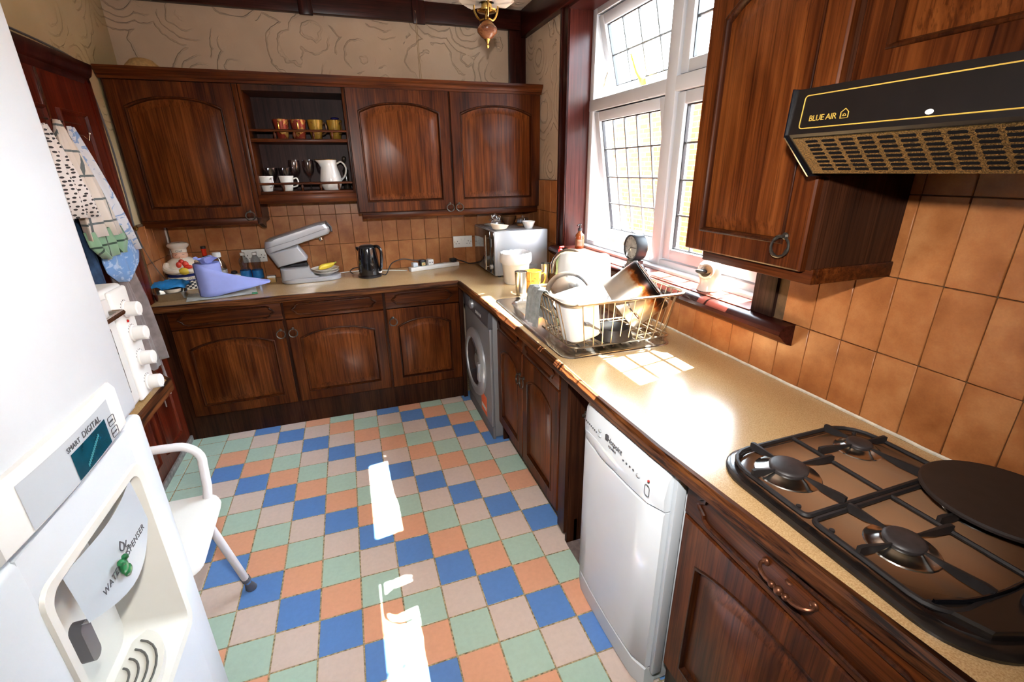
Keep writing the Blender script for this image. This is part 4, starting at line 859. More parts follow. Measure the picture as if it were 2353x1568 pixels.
def cloth(name, label, m, prof, y0, y1, fold, nv=28, cat='cloth', loc=(0, 0, 0), rz=0, solid=.003, seed=1, group=None):
    """draped cloth: prof = list of (x, z) down the drape, spread along y"""
    rnd = random.Random(seed); ph = [rnd.uniform(0, 6.28) for _ in range(6)]; bm = B(); N = len(prof); rows_ = []
    for k, pz in enumerate(prof):
        x, z = pz[0], pz[1]; a = pz[2] if len(pz) > 2 else y0; b = pz[3] if len(pz) > 3 else y1; f = pz[4] if len(pz) > 4 else fold
        rows_.append([Vector((x + f * (math.sin(15 * u + ph[0]) + .6 * math.sin(27 * u + ph[1] + .15 * k)), a + (b - a) * u + .25 * f * math.sin(13 * u + ph[2]), z + .3 * f * math.sin(7 * u + ph[3]))) for u in [i / nv for i in range(nv + 1)]])
    loft(bm, rows_, False, False, False); o = single(name, bm, m, label, cat, loc, rz, group, 60)
    md = o.modifiers.new('thick', 'SOLIDIFY'); md.thickness = solid; md.offset = 0
    return o
CLOTHG = mat('grey_dishcloth', (.20, .205, .19), .9, .25, 60, sheen=.3)
cloth('dish_cloth', 'grey dish cloth draped over the left end of the dish rack', CLOTHG, [(.035, .95), (.028, 1.03), (.018, 1.075), (.004, 1.096), (-.012, 1.095), (-.022, 1.075), (-.03, 1.0), (-.035, .945)], -1.40, -1.275, .006, 18, loc=(1.742, 0, 0), seed=3)
# steel beaker, gold mug, washing-up bottle, second beaker
bm = B(); lathe(bm, [(.026, 0), (.029, .003), (.036, .135), (.037, .138), (.0355, .138), (.027, .01), (.002, .008)], 28, caps=(True, True)); single('steel_beaker', bm, STEEL, 'plain stainless steel beaker standing by the sink corner', 'beaker', (1.922, -.625, ZW))
def mug(name, label, loc, rz, h, rt_, rb_, m, m2, group=None, hs=1.0):
    t = thing(name, label, 'mug', loc, rz, group)
    bm = B(); lathe(bm, [(rb_ * .9, 0), (rb_, .004), (rb_ + (rt_ - rb_) * .5, h * .5), (rt_, h), (rt_ - .003, h), (rb_ + (rt_ - rb_) * .5 - .003, h * .5), (rb_ - .004, .008), (.002, .006)], 28); part('mug_body', bm, m, t)
    bm = B(); tube(bm, smooth_path([(rt_ * .93, 0, h * .82), (rt_ + .018 * hs, 0, h * .86), (rt_ + .026 * hs, 0, h * .6), (rt_ + .014 * hs, 0, h * .34), (rb_ + .004, 0, h * .26)], 5), .0042, 8); part('mug_handle', bm, m2, t)
    bm = B(); tube(bm, circ((0, 0, h), rt_ - .0015, 28), .0018, 6, True); part('mug_rim', bm, m2, t)
    return t
def lustre(name, ca, cb):
    m, nt, b, _ = nodes(name); setp(b, .22, metal=.3, coat=.3); n = noise(nt, coords(nt), 26, 4, .6, 1.5); r = ramp(nt, [(.54, ca), (.62, cb)]); nt.links.new(n.outputs[0], r.inputs[0]); nt.links.new(r.outputs[0], b.inputs['Base Color']); MATS[name] = m; return m
REDL = lustre('red_gold_lustre', (.26, .035, .02), (.40, .22, .05)); YELL = lustre('yellow_gold_lustre', (.34, .20, .025), (.22, .10, .02)); GWL = lustre('white_gold_lustre', (.78, .42, .08), (.55, .22, .05))
mug('gold_mug', 'gold patterned mug behind the steel beaker', (2.025, -.545, ZW), math.radians(-10), .118, .052, .042, GWL, GOLD)
bm = B(); lathe(bm, [(.026, 0), (.028, .003), (.033, .125), (.0315, .125), (.026, .01), (.002, .008)], 24); single('steel_beaker', bm, STEEL, 'steel beaker behind the tap beside the washing-up liquid', 'beaker', (2.17, -.40, ZW))
t = thing('washing_up_bottle', 'green washing-up liquid bottle with red cap beside the tap', 'bottle', (2.235, -.47, ZW), math.radians(20))
GRN = mat('green_bottle', (.16, .30, .24), .15, .1, coat=.4)
bm = B(); lathe(bm, [(.03, 0), (.034, .006), (.035, .06), (.028, .10), (.033, .14), (.026, .175), (.012, .195), (.011, .20)], 24, sx=1, sy=.65); part('bottle_body', bm, GRN, t)
bm = B(); lathe(bm, [(.013, .198), (.013, .218), (.006, .222), (.006, .234), (.002, .236)], 16); box(bm, -.006, .03, -.005, .005, .226, .236, .003); part('bottle_cap', bm, mat('red_cap', (.62, .02, .02), .35), t)
bm = B(); loft(bm, [[Vector((.0355 * math.cos(a), .0235 * math.sin(a), z)) for a in [-PI * .9 + PI * .8 * i / 10 for i in range(11)]] for z in (.02, .075)], False, False, False); part('bottle_label', bm, mat('green_white_label', (.35, .65, .40), .4, .6, 40), t)

# ------------------------------------------------------------------ on the window sill
t = thing('soap_bottle', 'amber soap bottle with black pump at the left end of the window sill', 'bottle', (2.40, -.40, 1.0787))
AMB = clearglass('amber_glass', (.42, .12, .02), .12)
bm = B(); lathe(bm, [(.027, 0), (.029, .004), (.029, .072), (.026, .084), (.012, .098), (.011, .108)], 24); part('bottle_body', bm, mat('amber_plastic', (.20, .05, .01), .12, .2, coat=.5), t)
bm = B(); lathe(bm, [(.0125, .106), (.0125, .122), (.005, .126), (.005, .138), (.009, .14), (.009, .148), (.002, .15)], 14); tube(bm, [(0, 0, .144), (-.012, -.008, .146), (-.026, -.018, .141)], .004, 8); part('pump', bm, BLACK, t)
bm = B(); loft(bm, [[Vector((.0294 * math.cos(a), .0294 * math.sin(a), z)) for a in [PI * .9 + PI * .9 * i / 12 for i in range(13)]] for z in (.012, .058)], False, False, False); lb = part('bottle_label', bm, mat('dark_paper_label', (.14, .07, .03), .6), t)
for i in range(5): bm = B(); loft(bm, [[Vector((.0297 * math.cos(a), .0297 * math.sin(a), z)) for a in [PI * 1.2 + PI * .32 * k / 5 for k in range(6)]] for z in (.018 + .008 * i, .0205 + .008 * i)], False, False, False); part('label_line', bm, mat('pale_print', (.6, .5, .35), .6), lb)
t = thing('mantel_clock', 'small round black mantel clock on the window sill', 'clock', (2.335, -1.118, 1.0787), RZ)
CB = mat('clock_black', (.016, .017, .02), .35, .2, 40)
bm = B(); box(bm, -.062, .062, -.03, .034, 0, .012, .003); box(bm, -.052, .052, -.024, .028, .012, .022, .003); loft(bm, [[Vector((x * k, y, z)) for x, y in ((-1, -.02), (1, -.02), (1, .024), (-1, .024))] for k, z in ((.046, .022), (.036, .034), (.038, .05))]); part('clock_base', bm, CB, t)
bm = B(); lathe(bm, [(.060, -.028), (.064, -.024), (.064, .022), (.060, .03), (.054, .03), (.052, .024)], 40, caps=(True, False)); dro(bm); dr_ = part('clock_drum', bm, CB, t, loc=(0, 0, .112))
bm = B(); lathe(bm, [(.0535, .0245), (.002, .0246)], 40, caps=(False, True)); dro(bm); fc = part('clock_face', bm, mat('parchment_dial', (.55, .51, .46), .5, .25, 40), dr_)
for i in range(12):
    a = PI / 6 * i; bm = B(); box(bm, -.0011, .0011, -.0260, -.0255, .040, .048); o = part('hour_mark', bm, CB, fc, rot=(0, a, 0))
for a, l, w in ((math.radians(88), .040, .0016), (math.radians(232), .030, .0014)): bm = B(); box(bm, -w, w, -.0268, -.0262, -.006, l); part('clock_hand', bm, CB, fc, rot=(0, a, 0))
bm = B(); lathe(bm, [(.055, .0285), (.002, .030)], 36, caps=(False, True)); dro(bm); part('clock_glass', bm, GLASS, dr_)
t = thing('scourer_holder', 'pale pink ceramic scourer holder with round open mouth on the window sill', 'scourer holder', (2.385, -1.575, 1.0787), math.radians(-60))
PINKC = mat('pale_pink_ceramic', (.80, .66, .58), .2, .06, coat=.4)
bm = B(); R_ = [(.040, 0), (.042, .004), (.038, .016), (.033, .032), (.036, .05), (.044, .07), (.047, .09), (.042, .106), (.028, .118), (.002, .123)]; lathe(bm, R_, 28); part('holder_body', bm, PINKC, t)
bm = B(); lathe(bm, [(.024, .0), (.031, .004), (.029, .016), (.022, .018), (.02, .004)], 24, caps=(False, False)); mo = part('holder_mouth', bm, PINKC, t, loc=(0, -.036, .082), rot=(math.radians(75), 0, 0))
bm = B(); lathe(bm, [(.0215, .006), (.002, .007)], 20); part('mouth_shade_disc', bm, mat('mouth_shade_brown', (.12, .07, .03), .8), mo)  # flat dark disc: the shade inside the mouth is painted
bm = B(); sphere(bm, (-.016, -.052, .084), .016, 12, 8, (1.5, .8, .6)); part('scourer', bm, mat('dark_scourer', (.04, .04, .04), .6, .4, 90), t)
bm = B(); cyl(bm, (0, 0, 0), (0, 0, .0015), .0405, n=28); part('holder_foot', bm, BLACK, t)

# ------------------------------------------------------------------ on and in front of the microwave
MT = ZW + .3062
t = thing('foil_dish', 'pale plate with crumpled kitchen foil on the microwave', 'plate', (2.0, .14, MT))
bm = B(); lathe(bm, [(.03, 0), (.032, .004), (.068, .014), (.069, .016), (.03, .006), (.002, .005)], 28); part('plate', bm, CHINA, t)
bm = B(); sphere(bm, (.012, 0, .04), .036, 16, 10, (1.1, 1, 1)); rf = random.Random(5)
for v in bm.verts: v.co += Vector((rf.uniform(-.010, .010), rf.uniform(-.010, .010), rf.uniform(-.009, .012)))
part('foil', bm, mat('kitchen_foil', (.62, .62, .64), .22, .1, metal=1), t, 'crumpled silver foil', ang=0)
bm = B(); f = lambda kx, ky, z, dz=0: [Vector((kx * math.cos(a), ky * math.sin(a), z + dz * math.cos(a))) for a in [2 * PI * i / 28 for i in range(28)]]
loft(bm, [f(.03, .022, 0), f(.05, .034, .008), f(.066, .042, .036, -.008), (f(.063, .040, .036, -.008)), f(.046, .031, .012), f(.02, .015, .008)]); single('oval_dish', bm, mat('cream_stoneware', (.70, .58, .44), .3, .05, coat=.2), 'cream oval dish at the front left of the microwave top', 'dish', (1.972, -.085, MT), .2)
bm = B(); lathe(bm, [(.022, 0), (.026, .003), (.040, .034), (.046, .048), (.044, .048), (.036, .03), (.022, .007), (.002, .006)], 28); single('white_ramekin', bm, CHINA, 'small white bowl at the right of the microwave top', 'bowl', (2.175, -.085, MT))
bm = B(); lathe(bm, [(.03, 0), (.034, .004), (.058, .06), (.056, .06), (.03, .007), (.002, .006)], 28); single('brown_glass_bowl', bm, mat('brown_glass', (.12, .05, .02), .08, .1, coat=.5), 'brown glass bowl at the back of the microwave top', 'bowl', (2.13, .20, MT))
t = thing('glass_pot', 'clear glass pot with lid beside the brown glass bowl', 'glass pot', (2.185, .06, MT))
bm = B(); lathe(bm, [(.036, 0), (.04, .004), (.042, .045), (.040, .045), (.036, .006), (.002, .005)], 26); part('pot_glass', bm, GLASS, t)
bm = B(); lathe(bm, [(.0385, .0055), (.039, .02), (.002, .02)], 26); part('pot_contents', bm, mat('honey_contents', (.35, .14, .03), .3), t)
bm = B(); lathe(bm, [(.044, .046), (.042, .054), (.012, .06), (.010, .07), (.014, .074), (.002, .076)], 26); part('pot_lid', bm, GLASS, t)
t = thing('waste_bin', 'small white worktop bin with a plastic liner in front of the microwave', 'bin', (2.0, -.315, ZW))
bm = B(); lathe(bm, [(.072, 0), (.075, .004), (.091, .165), (.0925, .168), (.089, .168), (.072, .008), (.002, .006)], 32); part('bin_body', bm, mat('bin_white', (.80, .76, .70), .4), t)
bm = B(); rf = random.Random(9); n = 40; loops = []
for r, z, j in ((.080, .11, .0), (.084, .165, .002), (.088, .188, .004), (.094, .194, .004), (.0985, .182, .003), (.100, .155, .003), (.098, .135, .004), (.0915, .125, .003)):
    loops.append([Vector(((r + rf.uniform(-j, j)) * math.cos(2 * PI * i / n), (r + rf.uniform(-j, j)) * math.sin(2 * PI * i / n), z + rf.uniform(-j, j))) for i in range(n)])
loft(bm, loops, False, False); part('bin_liner', bm, mat('white_liner', (.82, .82, .84), .35, .03), t, ang=50)

# ------------------------------------------------------------------ back worktop: kettle, leads, sockets
t = thing('electric_kettle', 'black electric kettle on the back worktop', 'kettle', (1.128, .235, ZW + .001), math.radians(-25))
bm = B(); lathe(bm, [(.078, 0), (.078, .012), (.07, .016)], 32); part('kettle_base', bm, BLACK, t)
bm = B(); lathe(bm, [(.070, .018), (.072, .05), (.066, .13), (.058, .19), (.056, .198)], 36); part('kettle_body', bm, BLACKG, t)
bm = B(); lathe(bm, [(.056, .196), (.052, .205), (.04, .213), (.002, .215)], 32); part('kettle_lid', bm, BLACK, t)
bm = B(); tube(bm, smooth_path([(.045, 0, .202), (.075, 0, .205), (.095, 0, .175), (.092, 0, .11), (.082, 0, .055), (.066, 0, .04)], 5), [.010] * 26, 10); part('kettle_handle', bm, BLACKG, t)
bm = B(); loft(bm, [[Vector((-.05, -.018, .165)), Vector((-.05, .018, .165)), Vector((-.05, .018, .20)), Vector((-.05, -.018, .20))], [Vector((-.075, -.008, .188)), Vector((-.075, .008, .188)), Vector((-.075, .008, .203)), Vector((-.075, -.008, .203))]]); part('kettle_spout', bm, BLACKG, t)
bm = B(); box(bm, .045, .085, -.012, .012, .026, .036, .003); part('kettle_switch', bm, WPLAS, t)
a0 = math.atan2(.103, .374)
t = thing('extension_lead', 'white multi-socket extension lead on the back worktop', 'extension lead', (1.594, .345, ZW), a0)
bm = B(); box(bm, -.195, .195, -.026, .026, 0, .03, .005); part('lead_body', bm, WPLAS, t)
for x in (-.15, -.02, .05, .11):
    bm = B(); box(bm, x - .02, x + .02, -.018, .018, .0295, .0305); part('socket_outlet', bm, mat('outlet_shade_grey', (.55, .55, .53), .5), t)  # thin grey plates, coloured as the shade of sunken outlets
PLUGS = [('grey plug in the left end of the extension lead', -.155, GREYP, .038, .03), ('black plug with yellow label in the extension lead', -.095, BLACK, .046, .045), ('white travel adaptor in the extension lead', -.035, WPLAS, .044, .042), ('black plug at the right end of the extension lead', .155, BLACK, .045, .028)]
rot_ = lambda x, y: (1.594 + x * math.cos(a0) - y * math.sin(a0), .345 + x * math.sin(a0) + y * math.cos(a0))
for lab, x, m, w, h in PLUGS:
    t = thing('power_plug', lab, 'plug', (*rot_(x, 0), ZW + .0306), a0, 'plugs in the extension lead')
    bm = B(); box(bm, -w / 2, w / 2, -.022, .022, 0, h, .006); pb = part('plug_body', bm, m, t)
    if 'yellow' in lab: bm = B(); box(bm, -.014, .014, -.0232, -.0222, .004, .026); part('plug_label', bm, mat('yellow_label', (.55, .50, .22), .6), pb); bm = B(); box(bm, -.006, .010, -.0238, -.023, .012, .018); part('label_print', bm, mat('red_print', (.6, .06, .03), .6), pb)
    if 'adaptor' in lab:
        for s in (-.009, .009): bm = B(); lathe(bm, [(.0042, 0), (.0042, .001)], 10); dro(bm); part('pin_hole', bm, BLACK, pb, loc=(s, -.0222, .02))
def cable(name, label, pts, m, r=.0035): 
    bm = B(); tube(bm, smooth_path(pts, 6), r, 7); return single(name, bm, m, label, 'cable')
px, py = rot_(-.095, -.0); cable('power_cable', 'black kettle cable looping to the extension lead', [(1.20, .20, ZW + .02), (1.235, .21, ZW + .012), (1.28, .25, ZW + .075), (1.36, .30, ZW + .092), (1.43, .30, ZW + .080), (px - .012, py - .006, ZW + .072)], BLACK)
px, py = rot_(.155, 0); cable('power_cable', 'black cable running from the extension lead behind the microwave', [(px + .028, py, ZW + .045), (1.82, .385, ZW + .03), (1.87, .38, ZW + .008), (1.93, .40, ZW + .006), (2.0, .42, ZW + .006)], BLACK)
cable('power_cable', 'white cable lying along the splashback behind the kettle', [(.93, .42, ZW + .005), (1.0, .43, ZW + .006), (1.06, .432, ZW + .006), (1.15, .425, ZW + .005), (1.25, .38, ZW + .005), (1.39, .315, ZW + .005)], WPLAS, .003)
cable('power_cable', 'dark looped cable behind the kettle', [(1.02, .33, ZW + .006), (1.0, .37, ZW + .02), (1.03, .40, ZW + .035), (1.09, .38, ZW + .04), (1.13, .36, ZW + .03)], BLACK, .0035)
def dsocket(label, x, z):
    t = thing('wall_socket', label, 'socket', (x, YB - .017, z)); bm = B(); box(bm, -.0735, .0735, -.010, .0, -.043, .043, .003); pl = part('socket_plate', bm, WPLAS, t)
    for s in (-1, 1):
        bm = B(); box(bm, s * .012 - .006, s * .012 + .006, -.014, -.009, .012, .03, .002); part('rocker_switch', bm, WPLAS, pl)
        for dx, dz, w, h in ((0, .004, .002, .004), (-.011, -.014, .0045, .0018), (.011, -.014, .0045, .0018)):
            bm = B(); box(bm, s * .042 + dx - w, s * .042 + dx + w, -.0106, -.0098, dz - h, dz + h); part('pin_slot', bm, BLACK, pl)
    for s in (-.062, .062): bm = B(); cyl(bm, (s, -.0108, 0), (s, -.009, 0), .003, n=8); part('screw', bm, BRASS, pl)
dsocket('white double wall socket left of the stand mixer', .409, 1.031); dsocket('white double wall socket beside the microwave', 1.839, 1.04)

# ------------------------------------------------------------------ stand mixer with two saucers and a banana
t = thing('stand_mixer', 'silver stand mixer with raised head on the back worktop', 'mixer', (.575, .262, ZW), math.radians(6))
def slab(bm, poly, w, r=.012, axis_y=True):
    """extruded side profile with rounded long edges"""
    c = Vector((sum(p[0] for p in poly) / len(poly), sum(p[1] for p in poly) / len(poly)))
    def ring(y, k): return [Vector((c.x + (p[0] - c.x) * k, y, c.y + (p[1] - c.y) * k)) for p in poly]
    loft(bm, [ring(-w, .82), ring(-w + r * .3, .93), ring(-w + r, 1), ring(w - r, 1), ring(w - r * .3, .93), ring(w, .82)])
MX = mat('mixer_silver', (.46, .47, .50), .32, .04, metal=.35)
bm = B(); f = lambda z, d: [Vector((p.x, p.y, z)) for p in rrect(-.005 + d, .365 - d, -.095 + d, .095 - d, .085, 8)]
loft(bm, [f(0, .004), f(.004, 0), f(.022, .0), f(.030, .006)]); poly = [(-.002, .02), (.245, .026), (.205, .04), (.18, .07), (.17, .105), (.14, .10), (.0, .102)]; slab(bm, poly, .085, .02); part('mixer_base', bm, MX, t)
bm = B(); slab(bm, [(.02, .105), (.17, .108), (.165, .128), (.06, .118)], .05); part('hinge', bm, BLACK, t)
bm = B(); slab(bm, [(-.01, .108), (.165, .140), (.175, .158), (.125, .243), (-.055, .20)], .072, .022); part('column', bm, MX, t)
bm = B(); hd_ = [(-.055, .195), (-.066, .235), (-.060, .272), (-.03, .287), (.28, .372), (.315, .372), (.335, .345), (.338, .318), (.32, .30)]; slab(bm, hd_, .078, .03); mh = part('motor_head', bm, MX, t)
bm = B(); slab(bm, [(.312, .374), (.322, .376), (.346, .345), (.348, .312), (.338, .312), (.338, .345)], .070, .02); part('nose_cap', bm, mat('smoke_grey', (.10, .10, .11), .3), mh)
bm = B(); lathe(bm, [(.045, 0), (.045, -.012), (.036, -.022), (.012, -.024), (.012, -.045), (.002, -.046)], 24); part('beater_hub', bm, STEEL, mh, loc=(.262, 0, .300), rot=(0, math.radians(-16), 0))
bm = B(); tube(bm, [(-.058, -.0785, .236), (.1, -.0785, .275), (.31, -.0775, .338)], .0015, 5); part('trim_line', bm, mat('seam_grey', (.2, .2, .21), .5), mh)
for i, (lab, z, m) in enumerate((('white saucer stacked at the bottom on the mixer base', .0306, CHINA), ('patterned saucer on top of the stack on the mixer base', .0478, mat('patterned_china', (.75, .74, .66), .15, .25, 40, coat=.3)))):
    bm = B(); lathe(bm, [(.042, 0), (.045, .003), (.075, .016), (.088, .024), (.089, .026), (.074, .019), (.044, .007), (.002, .006)], 32); single('saucer', bm, m, lab, 'saucer', (.845, .283, ZW + z), 0, 'saucers on the mixer base')
t = thing('banana', 'yellow banana lying on the saucers beside the mixer', 'banana', (.845, .283, ZW + .071), math.radians(20))
bp = smooth_path([(-.045, -.012, .0), (-.02, .004, .008), (.015, .006, .012), (.045, -.002, .020), (.062, -.008, .028), (.075, -.012, .033)], 4)
bm = B(); tube(bm, bp[:17], [.004, .009, .0135, .016, .0175, .018, .0185, .0185, .018, .0175, .017, .016, .0145, .0125, .010, .007, .0055], 8); part('banana_skin', bm, mat('banana_yellow', (.70, .50, .04), .45, .15, 30), t)
bm = B(); tube(bm, bp[16:], .0045, 8); part('banana_stalk', bm, mat('banana_green', (.40, .42, .06), .5), t)
t = thing('spice_tub', 'small square tub with white lid left of the mixer', 'tub', (.508, .30, ZW)); bm = B(); box(bm, -.024, .024, -.02, .02, 0, .032, .004); part('tub_body', bm, mat('mustard_contents', (.45, .28, .10), .3), t); bm = B(); box(bm, -.026, .026, -.022, .022, .032, .046, .004); part('tub_lid', bm, WPLAS, t)

# ------------------------------------------------------------------ left end of the back worktop
t = thing('magazine', 'open leaflet lying under the blue paper roll', 'leaflet', (.25, .04, ZW + .0005), math.radians(12))
bm = B(); loft(bm, [[Vector((x, y, .001 + .004 * abs(math.sin(x * 14)) + dz)) for x in [-.16 + .36 * i / 14 for i in range(15)]] for y, dz in ((-.10, 0), (.10, 0))], False, False, False); part('leaflet_pages', bm, mat('printed_page', (.55, .58, .52), .5, .35, 14), t)
bm = B(); box(bm, .17, .20, -.10, -.06, .0035, .0052); part('green_corner', bm, mat('leaflet_green', (.05, .30, .12), .5), t)
t = thing('paper_roll', 'blue paper towel roll standing with a loose sheet trailing to the right', 'paper roll', (.222, .045, ZW + .007))
BP = mat('blue_paper', (.30, .36, .76), .85, .04, 20)
bm = B(); lathe(bm, [(.066, 0), (.068, .002), (.068, .186), (.066, .188), (.022, .188), (.020, .186), (.020, .004)], 40); part('roll_body', bm, BP, t)
bm = B(); rf = random.Random(4); n = 16; rows_ = []
for k in range(n + 1):
    s = k / n
    if s < .3: a = PI * 1.15 + (s / .3) * PI * .42; x, y = .0695 * math.cos(a), .0695 * math.sin(a)
    else: u = (s - .3) / .7; x, y = .012 + .29 * u, -.0685 + .14 * u - .02 * math.sin(PI * u)
    u = max(0, (s - .3) / .7); zb = .001 + .030 * u; zt_ = .187 - .052 * max(0, (s - .2) / .8) ** .5 * (1 if s > .2 else 0) - .088 * u
    rows_.append([Vector((x + .004 * math.sin(9 * v + 4 * s) * u, y + .006 * math.sin(5 * v + 5 * s) * u, zb + (zt_ - zb) * v)) for v in [j / 6 for j in range(7)]])
loft(bm, rows_, False, False, False); o = part('loose_sheet', bm, BP, t, 'loose blue sheet tapering to a point', ang=60); md = o.modifiers.new('t', 'SOLIDIFY'); md.thickness = .0012
bm = B(); loft(bm, [[Vector(((.024 + .014 * k) * math.cos(a) * (1 + .25 * math.sin(3 * a + k)), (.02 + .012 * k) * math.sin(a) * (1 + .2 * math.sin(4 * a)), .184 + .016 * k + .008 * math.sin(3 * a + 2 * k))) for a in [2 * PI * i / 18 for i in range(18)]] for k in (0, .8, 1.6, 2.2)], False, False); part('crumpled_top', bm, BP, t, ang=20)
t = thing('cookie_jar', 'white ceramic chef cookie jar with red neckerchief behind the blue roll', 'cookie jar', (.018, .335, ZW), math.radians(14))
CW = mat('glazed_white', (.74, .66, .54), .12, .03, coat=.5); CBL = mat('glaze_blue', (.02, .03, .14), .15, coat=.5); CRD = mat('glaze_red', (.60, .04, .02), .15, coat=.5); CYL = mat('glaze_yellow', (.70, .50, .05), .15, coat=.5); CSK = mat('glaze_skin', (.70, .42, .30), .2, coat=.4)
bm = B(); lathe(bm, [(.086, 0), (.092, .004), (.092, .058), (.094, .062), (.094, .082), (.092, .086)], 32, sy=.88); jb = part('jar_base', bm, CW, t)
for z in (.060, .086): bm = B(); tube(bm, [(p.x, p.y * .88, z) for p in circ((0, 0, 0), .0945, 32)], .004, 6, True); part('blue_band', bm, CBL, jb)
bm = B(); lathe(bm, [(.090, .086), (.092, .092), (.088, .10)], 32, sy=.88); part('blue_collar', bm, CBL, jb)
for i in range(13):
    for j in range(5):
        if (i + j) % 2 == 0:
            a = -PI / 2 - .85 + .155 * i; bm = B(); loft(bm, [[Vector((.0926 * math.cos(a + d), .0926 * .88 * math.sin(a + d), .006 + .0105 * j + z)) for d in (0, .0775, .155)] for z in (0, .0105)], False, False, False); part('check_square', bm, BLACK, jb)
text('COOKIES', .017, BLACK, jb, (-.075, -.078, .066), (.88, -.42, 0), (0, 0, 1)); text('COOKIES', .017, BLACK, jb, (.010, -.0845, .066), (.97, .22, 0), (0, 0, 1))
bm = B(); lathe(bm, [(.088, .098), (.093, .12), (.090, .15), (.072, .178), (.048, .192), (.036, .196)], 32, sy=.9); bd = part('chef_body', bm, CW, t)
for s in (-1, 1):
    bm = B(); tube(bm, smooth_path([(s * .078, -.03, .16), (s * .082, -.065, .135), (s * .05, -.092, .122), (s * .02, -.098, .124)], 4), [.019, .021, .022, .022, .021, .021, .020, .019, .018, .017, .016, .015, .013], 10); part('chef_arm', bm, CW, bd)
bm = B(); sphere(bm, (.005, -.10, .122), .03, 14, 8, (1, .55, .75)); part('yellow_bowl', bm, CYL, bd)
bm = B(); sphere(bm, (.03, -.098, .145), .017, 10, 8, (1.4, .7, .8)); part('ceramic_loaf', bm, CRD, bd)
bm = B(); sphere(bm, (.0, -.004, .208), .043, 18, 12, (1, .95, .82)); hd = part('chef_head', bm, CSK, t)
bm = B(); tube(bm, [(p.x, p.y * .95, .186 + .006 * p.y / .04) for p in circ((0, 0, 0), .046, 24)], .003, 6, True); part('neck_cord', bm, CRD, hd)
bm = B(); sphere(bm, (0, -.064, .176), .015, 12, 8); sphere(bm, (.018, -.076, .158), .017, 12, 8, (1, .6, 1.3)); sphere(bm, (-.016, -.076, .158), .015, 12, 8, (1, .6, 1.3)); part('neckerchief', bm, CRD, hd)
for s in (-1, 1): bm = B(); tube(bm, arc((s * .016, -.0405, .210), .007, .2, PI - .2, 7, (1, .0, 0), (0, 0, 1)), .0012, 5); part('closed_eye', bm, BLACK, hd)
bm = B(); sphere(bm, (0, -.046, .198), .006, 8, 6); part('nose', bm, CSK, hd)
bm = B(); tube(bm, arc((0, -.044, .196), .010, PI + .4, 2 * PI - .4, 7), .001, 5); part('mouth', bm, BLACK, hd)
bm = B(); lathe(bm, [(.041, .226), (.041, .246), (.046, .252), (.056, .260), (.059, .270), (.052, .281), (.036, .286), (.03, .2835), (.002, .285)], 28, sy=.9); ht = part('chef_hat', bm, CW, hd); text('Chef', .017, BLACK, ht, (-.018, -.0385, .231), (1, 0, 0), (0, 0, 1))
t = thing('foil_tin', 'shallow metal tin at the left end of the worktop', 'tin', (.012, .035, ZW), math.radians(15))
bm = B(); f = lambda k, z: [Vector((p.x * k, p.y * k, z)) for p in rrect(-.08, .08, -.062, .062, .028, 6)]; loft(bm, [f(.84, 0), f(.88, .003), f(.97, .044), f(1.04, .046), f(1.04, .0485), f(.94, .0475), f(.86, .01), f(.5, .008)]); part('tin_tray', bm, STEEL, t)
bm = B(); lathe(bm, [(.03, 0), (.036, .003), (.043, .022), (.041, .022), (.034, .006), (.002, .005)], 28); single('small_dish', bm, mat('cream_ceramic', (.72, .62, .48), .3), 'small cream dish standing in the metal tin', 'dish', (.03, .03, ZW + .0425))
bm = B(); rf = random.Random(12); loft(bm, [[Vector(((.085 * k) * math.cos(a) * (1 + .18 * math.sin(3 * a + 5 * k)), .058 * k * math.sin(a) * (1 + .25 * math.sin(2 * a + 3 * k)), z + .008 * math.sin(5 * a + 7 * k))) for a in [2 * PI * i / 30 for i in range(30)]] for k, z in ((1.15, .0), (1.1, .012), (.85, .024), (.55, .030), (.25, .034), (.05, .034))], True, True)
single('rubber_gloves', bm, mat('blue_glove', (.02, .24, .62), .5, .2, 25), 'crumpled blue rubber glove spread over the metal tin', 'glove', (.012, .075, ZW + .068), .2, ang=60)
def bottle(name, label, loc, prof, m, cap, capm, band=None, bandm=None, group=None, content=None):
    t = thing(name, label, 'bottle', loc, 0, group); bm = B(); lathe(bm, prof, 24); part('bottle_body', bm, m, t)
    bm = B(); lathe(bm, cap, 18); part('bottle_cap', bm, capm, t)
    if band: bm = B(); lathe(bm, band, 24, caps=(False, False)); part('bottle_label', bm, bandm, t)
    if content: bm = B(); lathe(bm, content[0], 22); part('contents', bm, content[1], t)
    return t
BRG = clearglass('brown_tint_glass', (.50, .25, .10), .12)
bottle('sauce_bottle', 'brown glass bottle with red neck and black cap', (.128, .418, ZW), [(.028, 0), (.031, .004), (.031, .13), (.027, .15), (.013, .18), (.012, .185)], BRG, [(.014, .184), (.014, .222), (.0145, .223), (.0145, .242), (.002, .243)], lustre('red_black_cap', (.62, .03, .01), (.55, .03, .01)), content=([(.027, .004), (.028, .11), (.002, .11)], mat('sauce', (.10, .03, .01), .3)))
bm = B(); lathe(bm, [(.0152, .228), (.0152, .243), (.002, .2435)], 18); part('black_top', bm, BLACK, bpy.data.objects['sauce_bottle'])
bottle('clear_bottle', 'clear plastic bottle with wide white cap behind the paper roll', (.205, .37, ZW), [(.036, 0), (.04, .005), (.041, .11), (.036, .135), (.02, .168), (.019, .178)], GLASS, [(.025, .176), (.025, .205), (.023, .207), (.002, .207)], WPLAS, [(.0415, .03), (.0415, .095)], mat('faded_label', (.40, .38, .36), .6, .4, 60))
SB = [(.030, 0), (.033, .006), (.033, .07), (.025, .095), (.031, .12), (.029, .145), (.014, .168), (.0125, .175)]
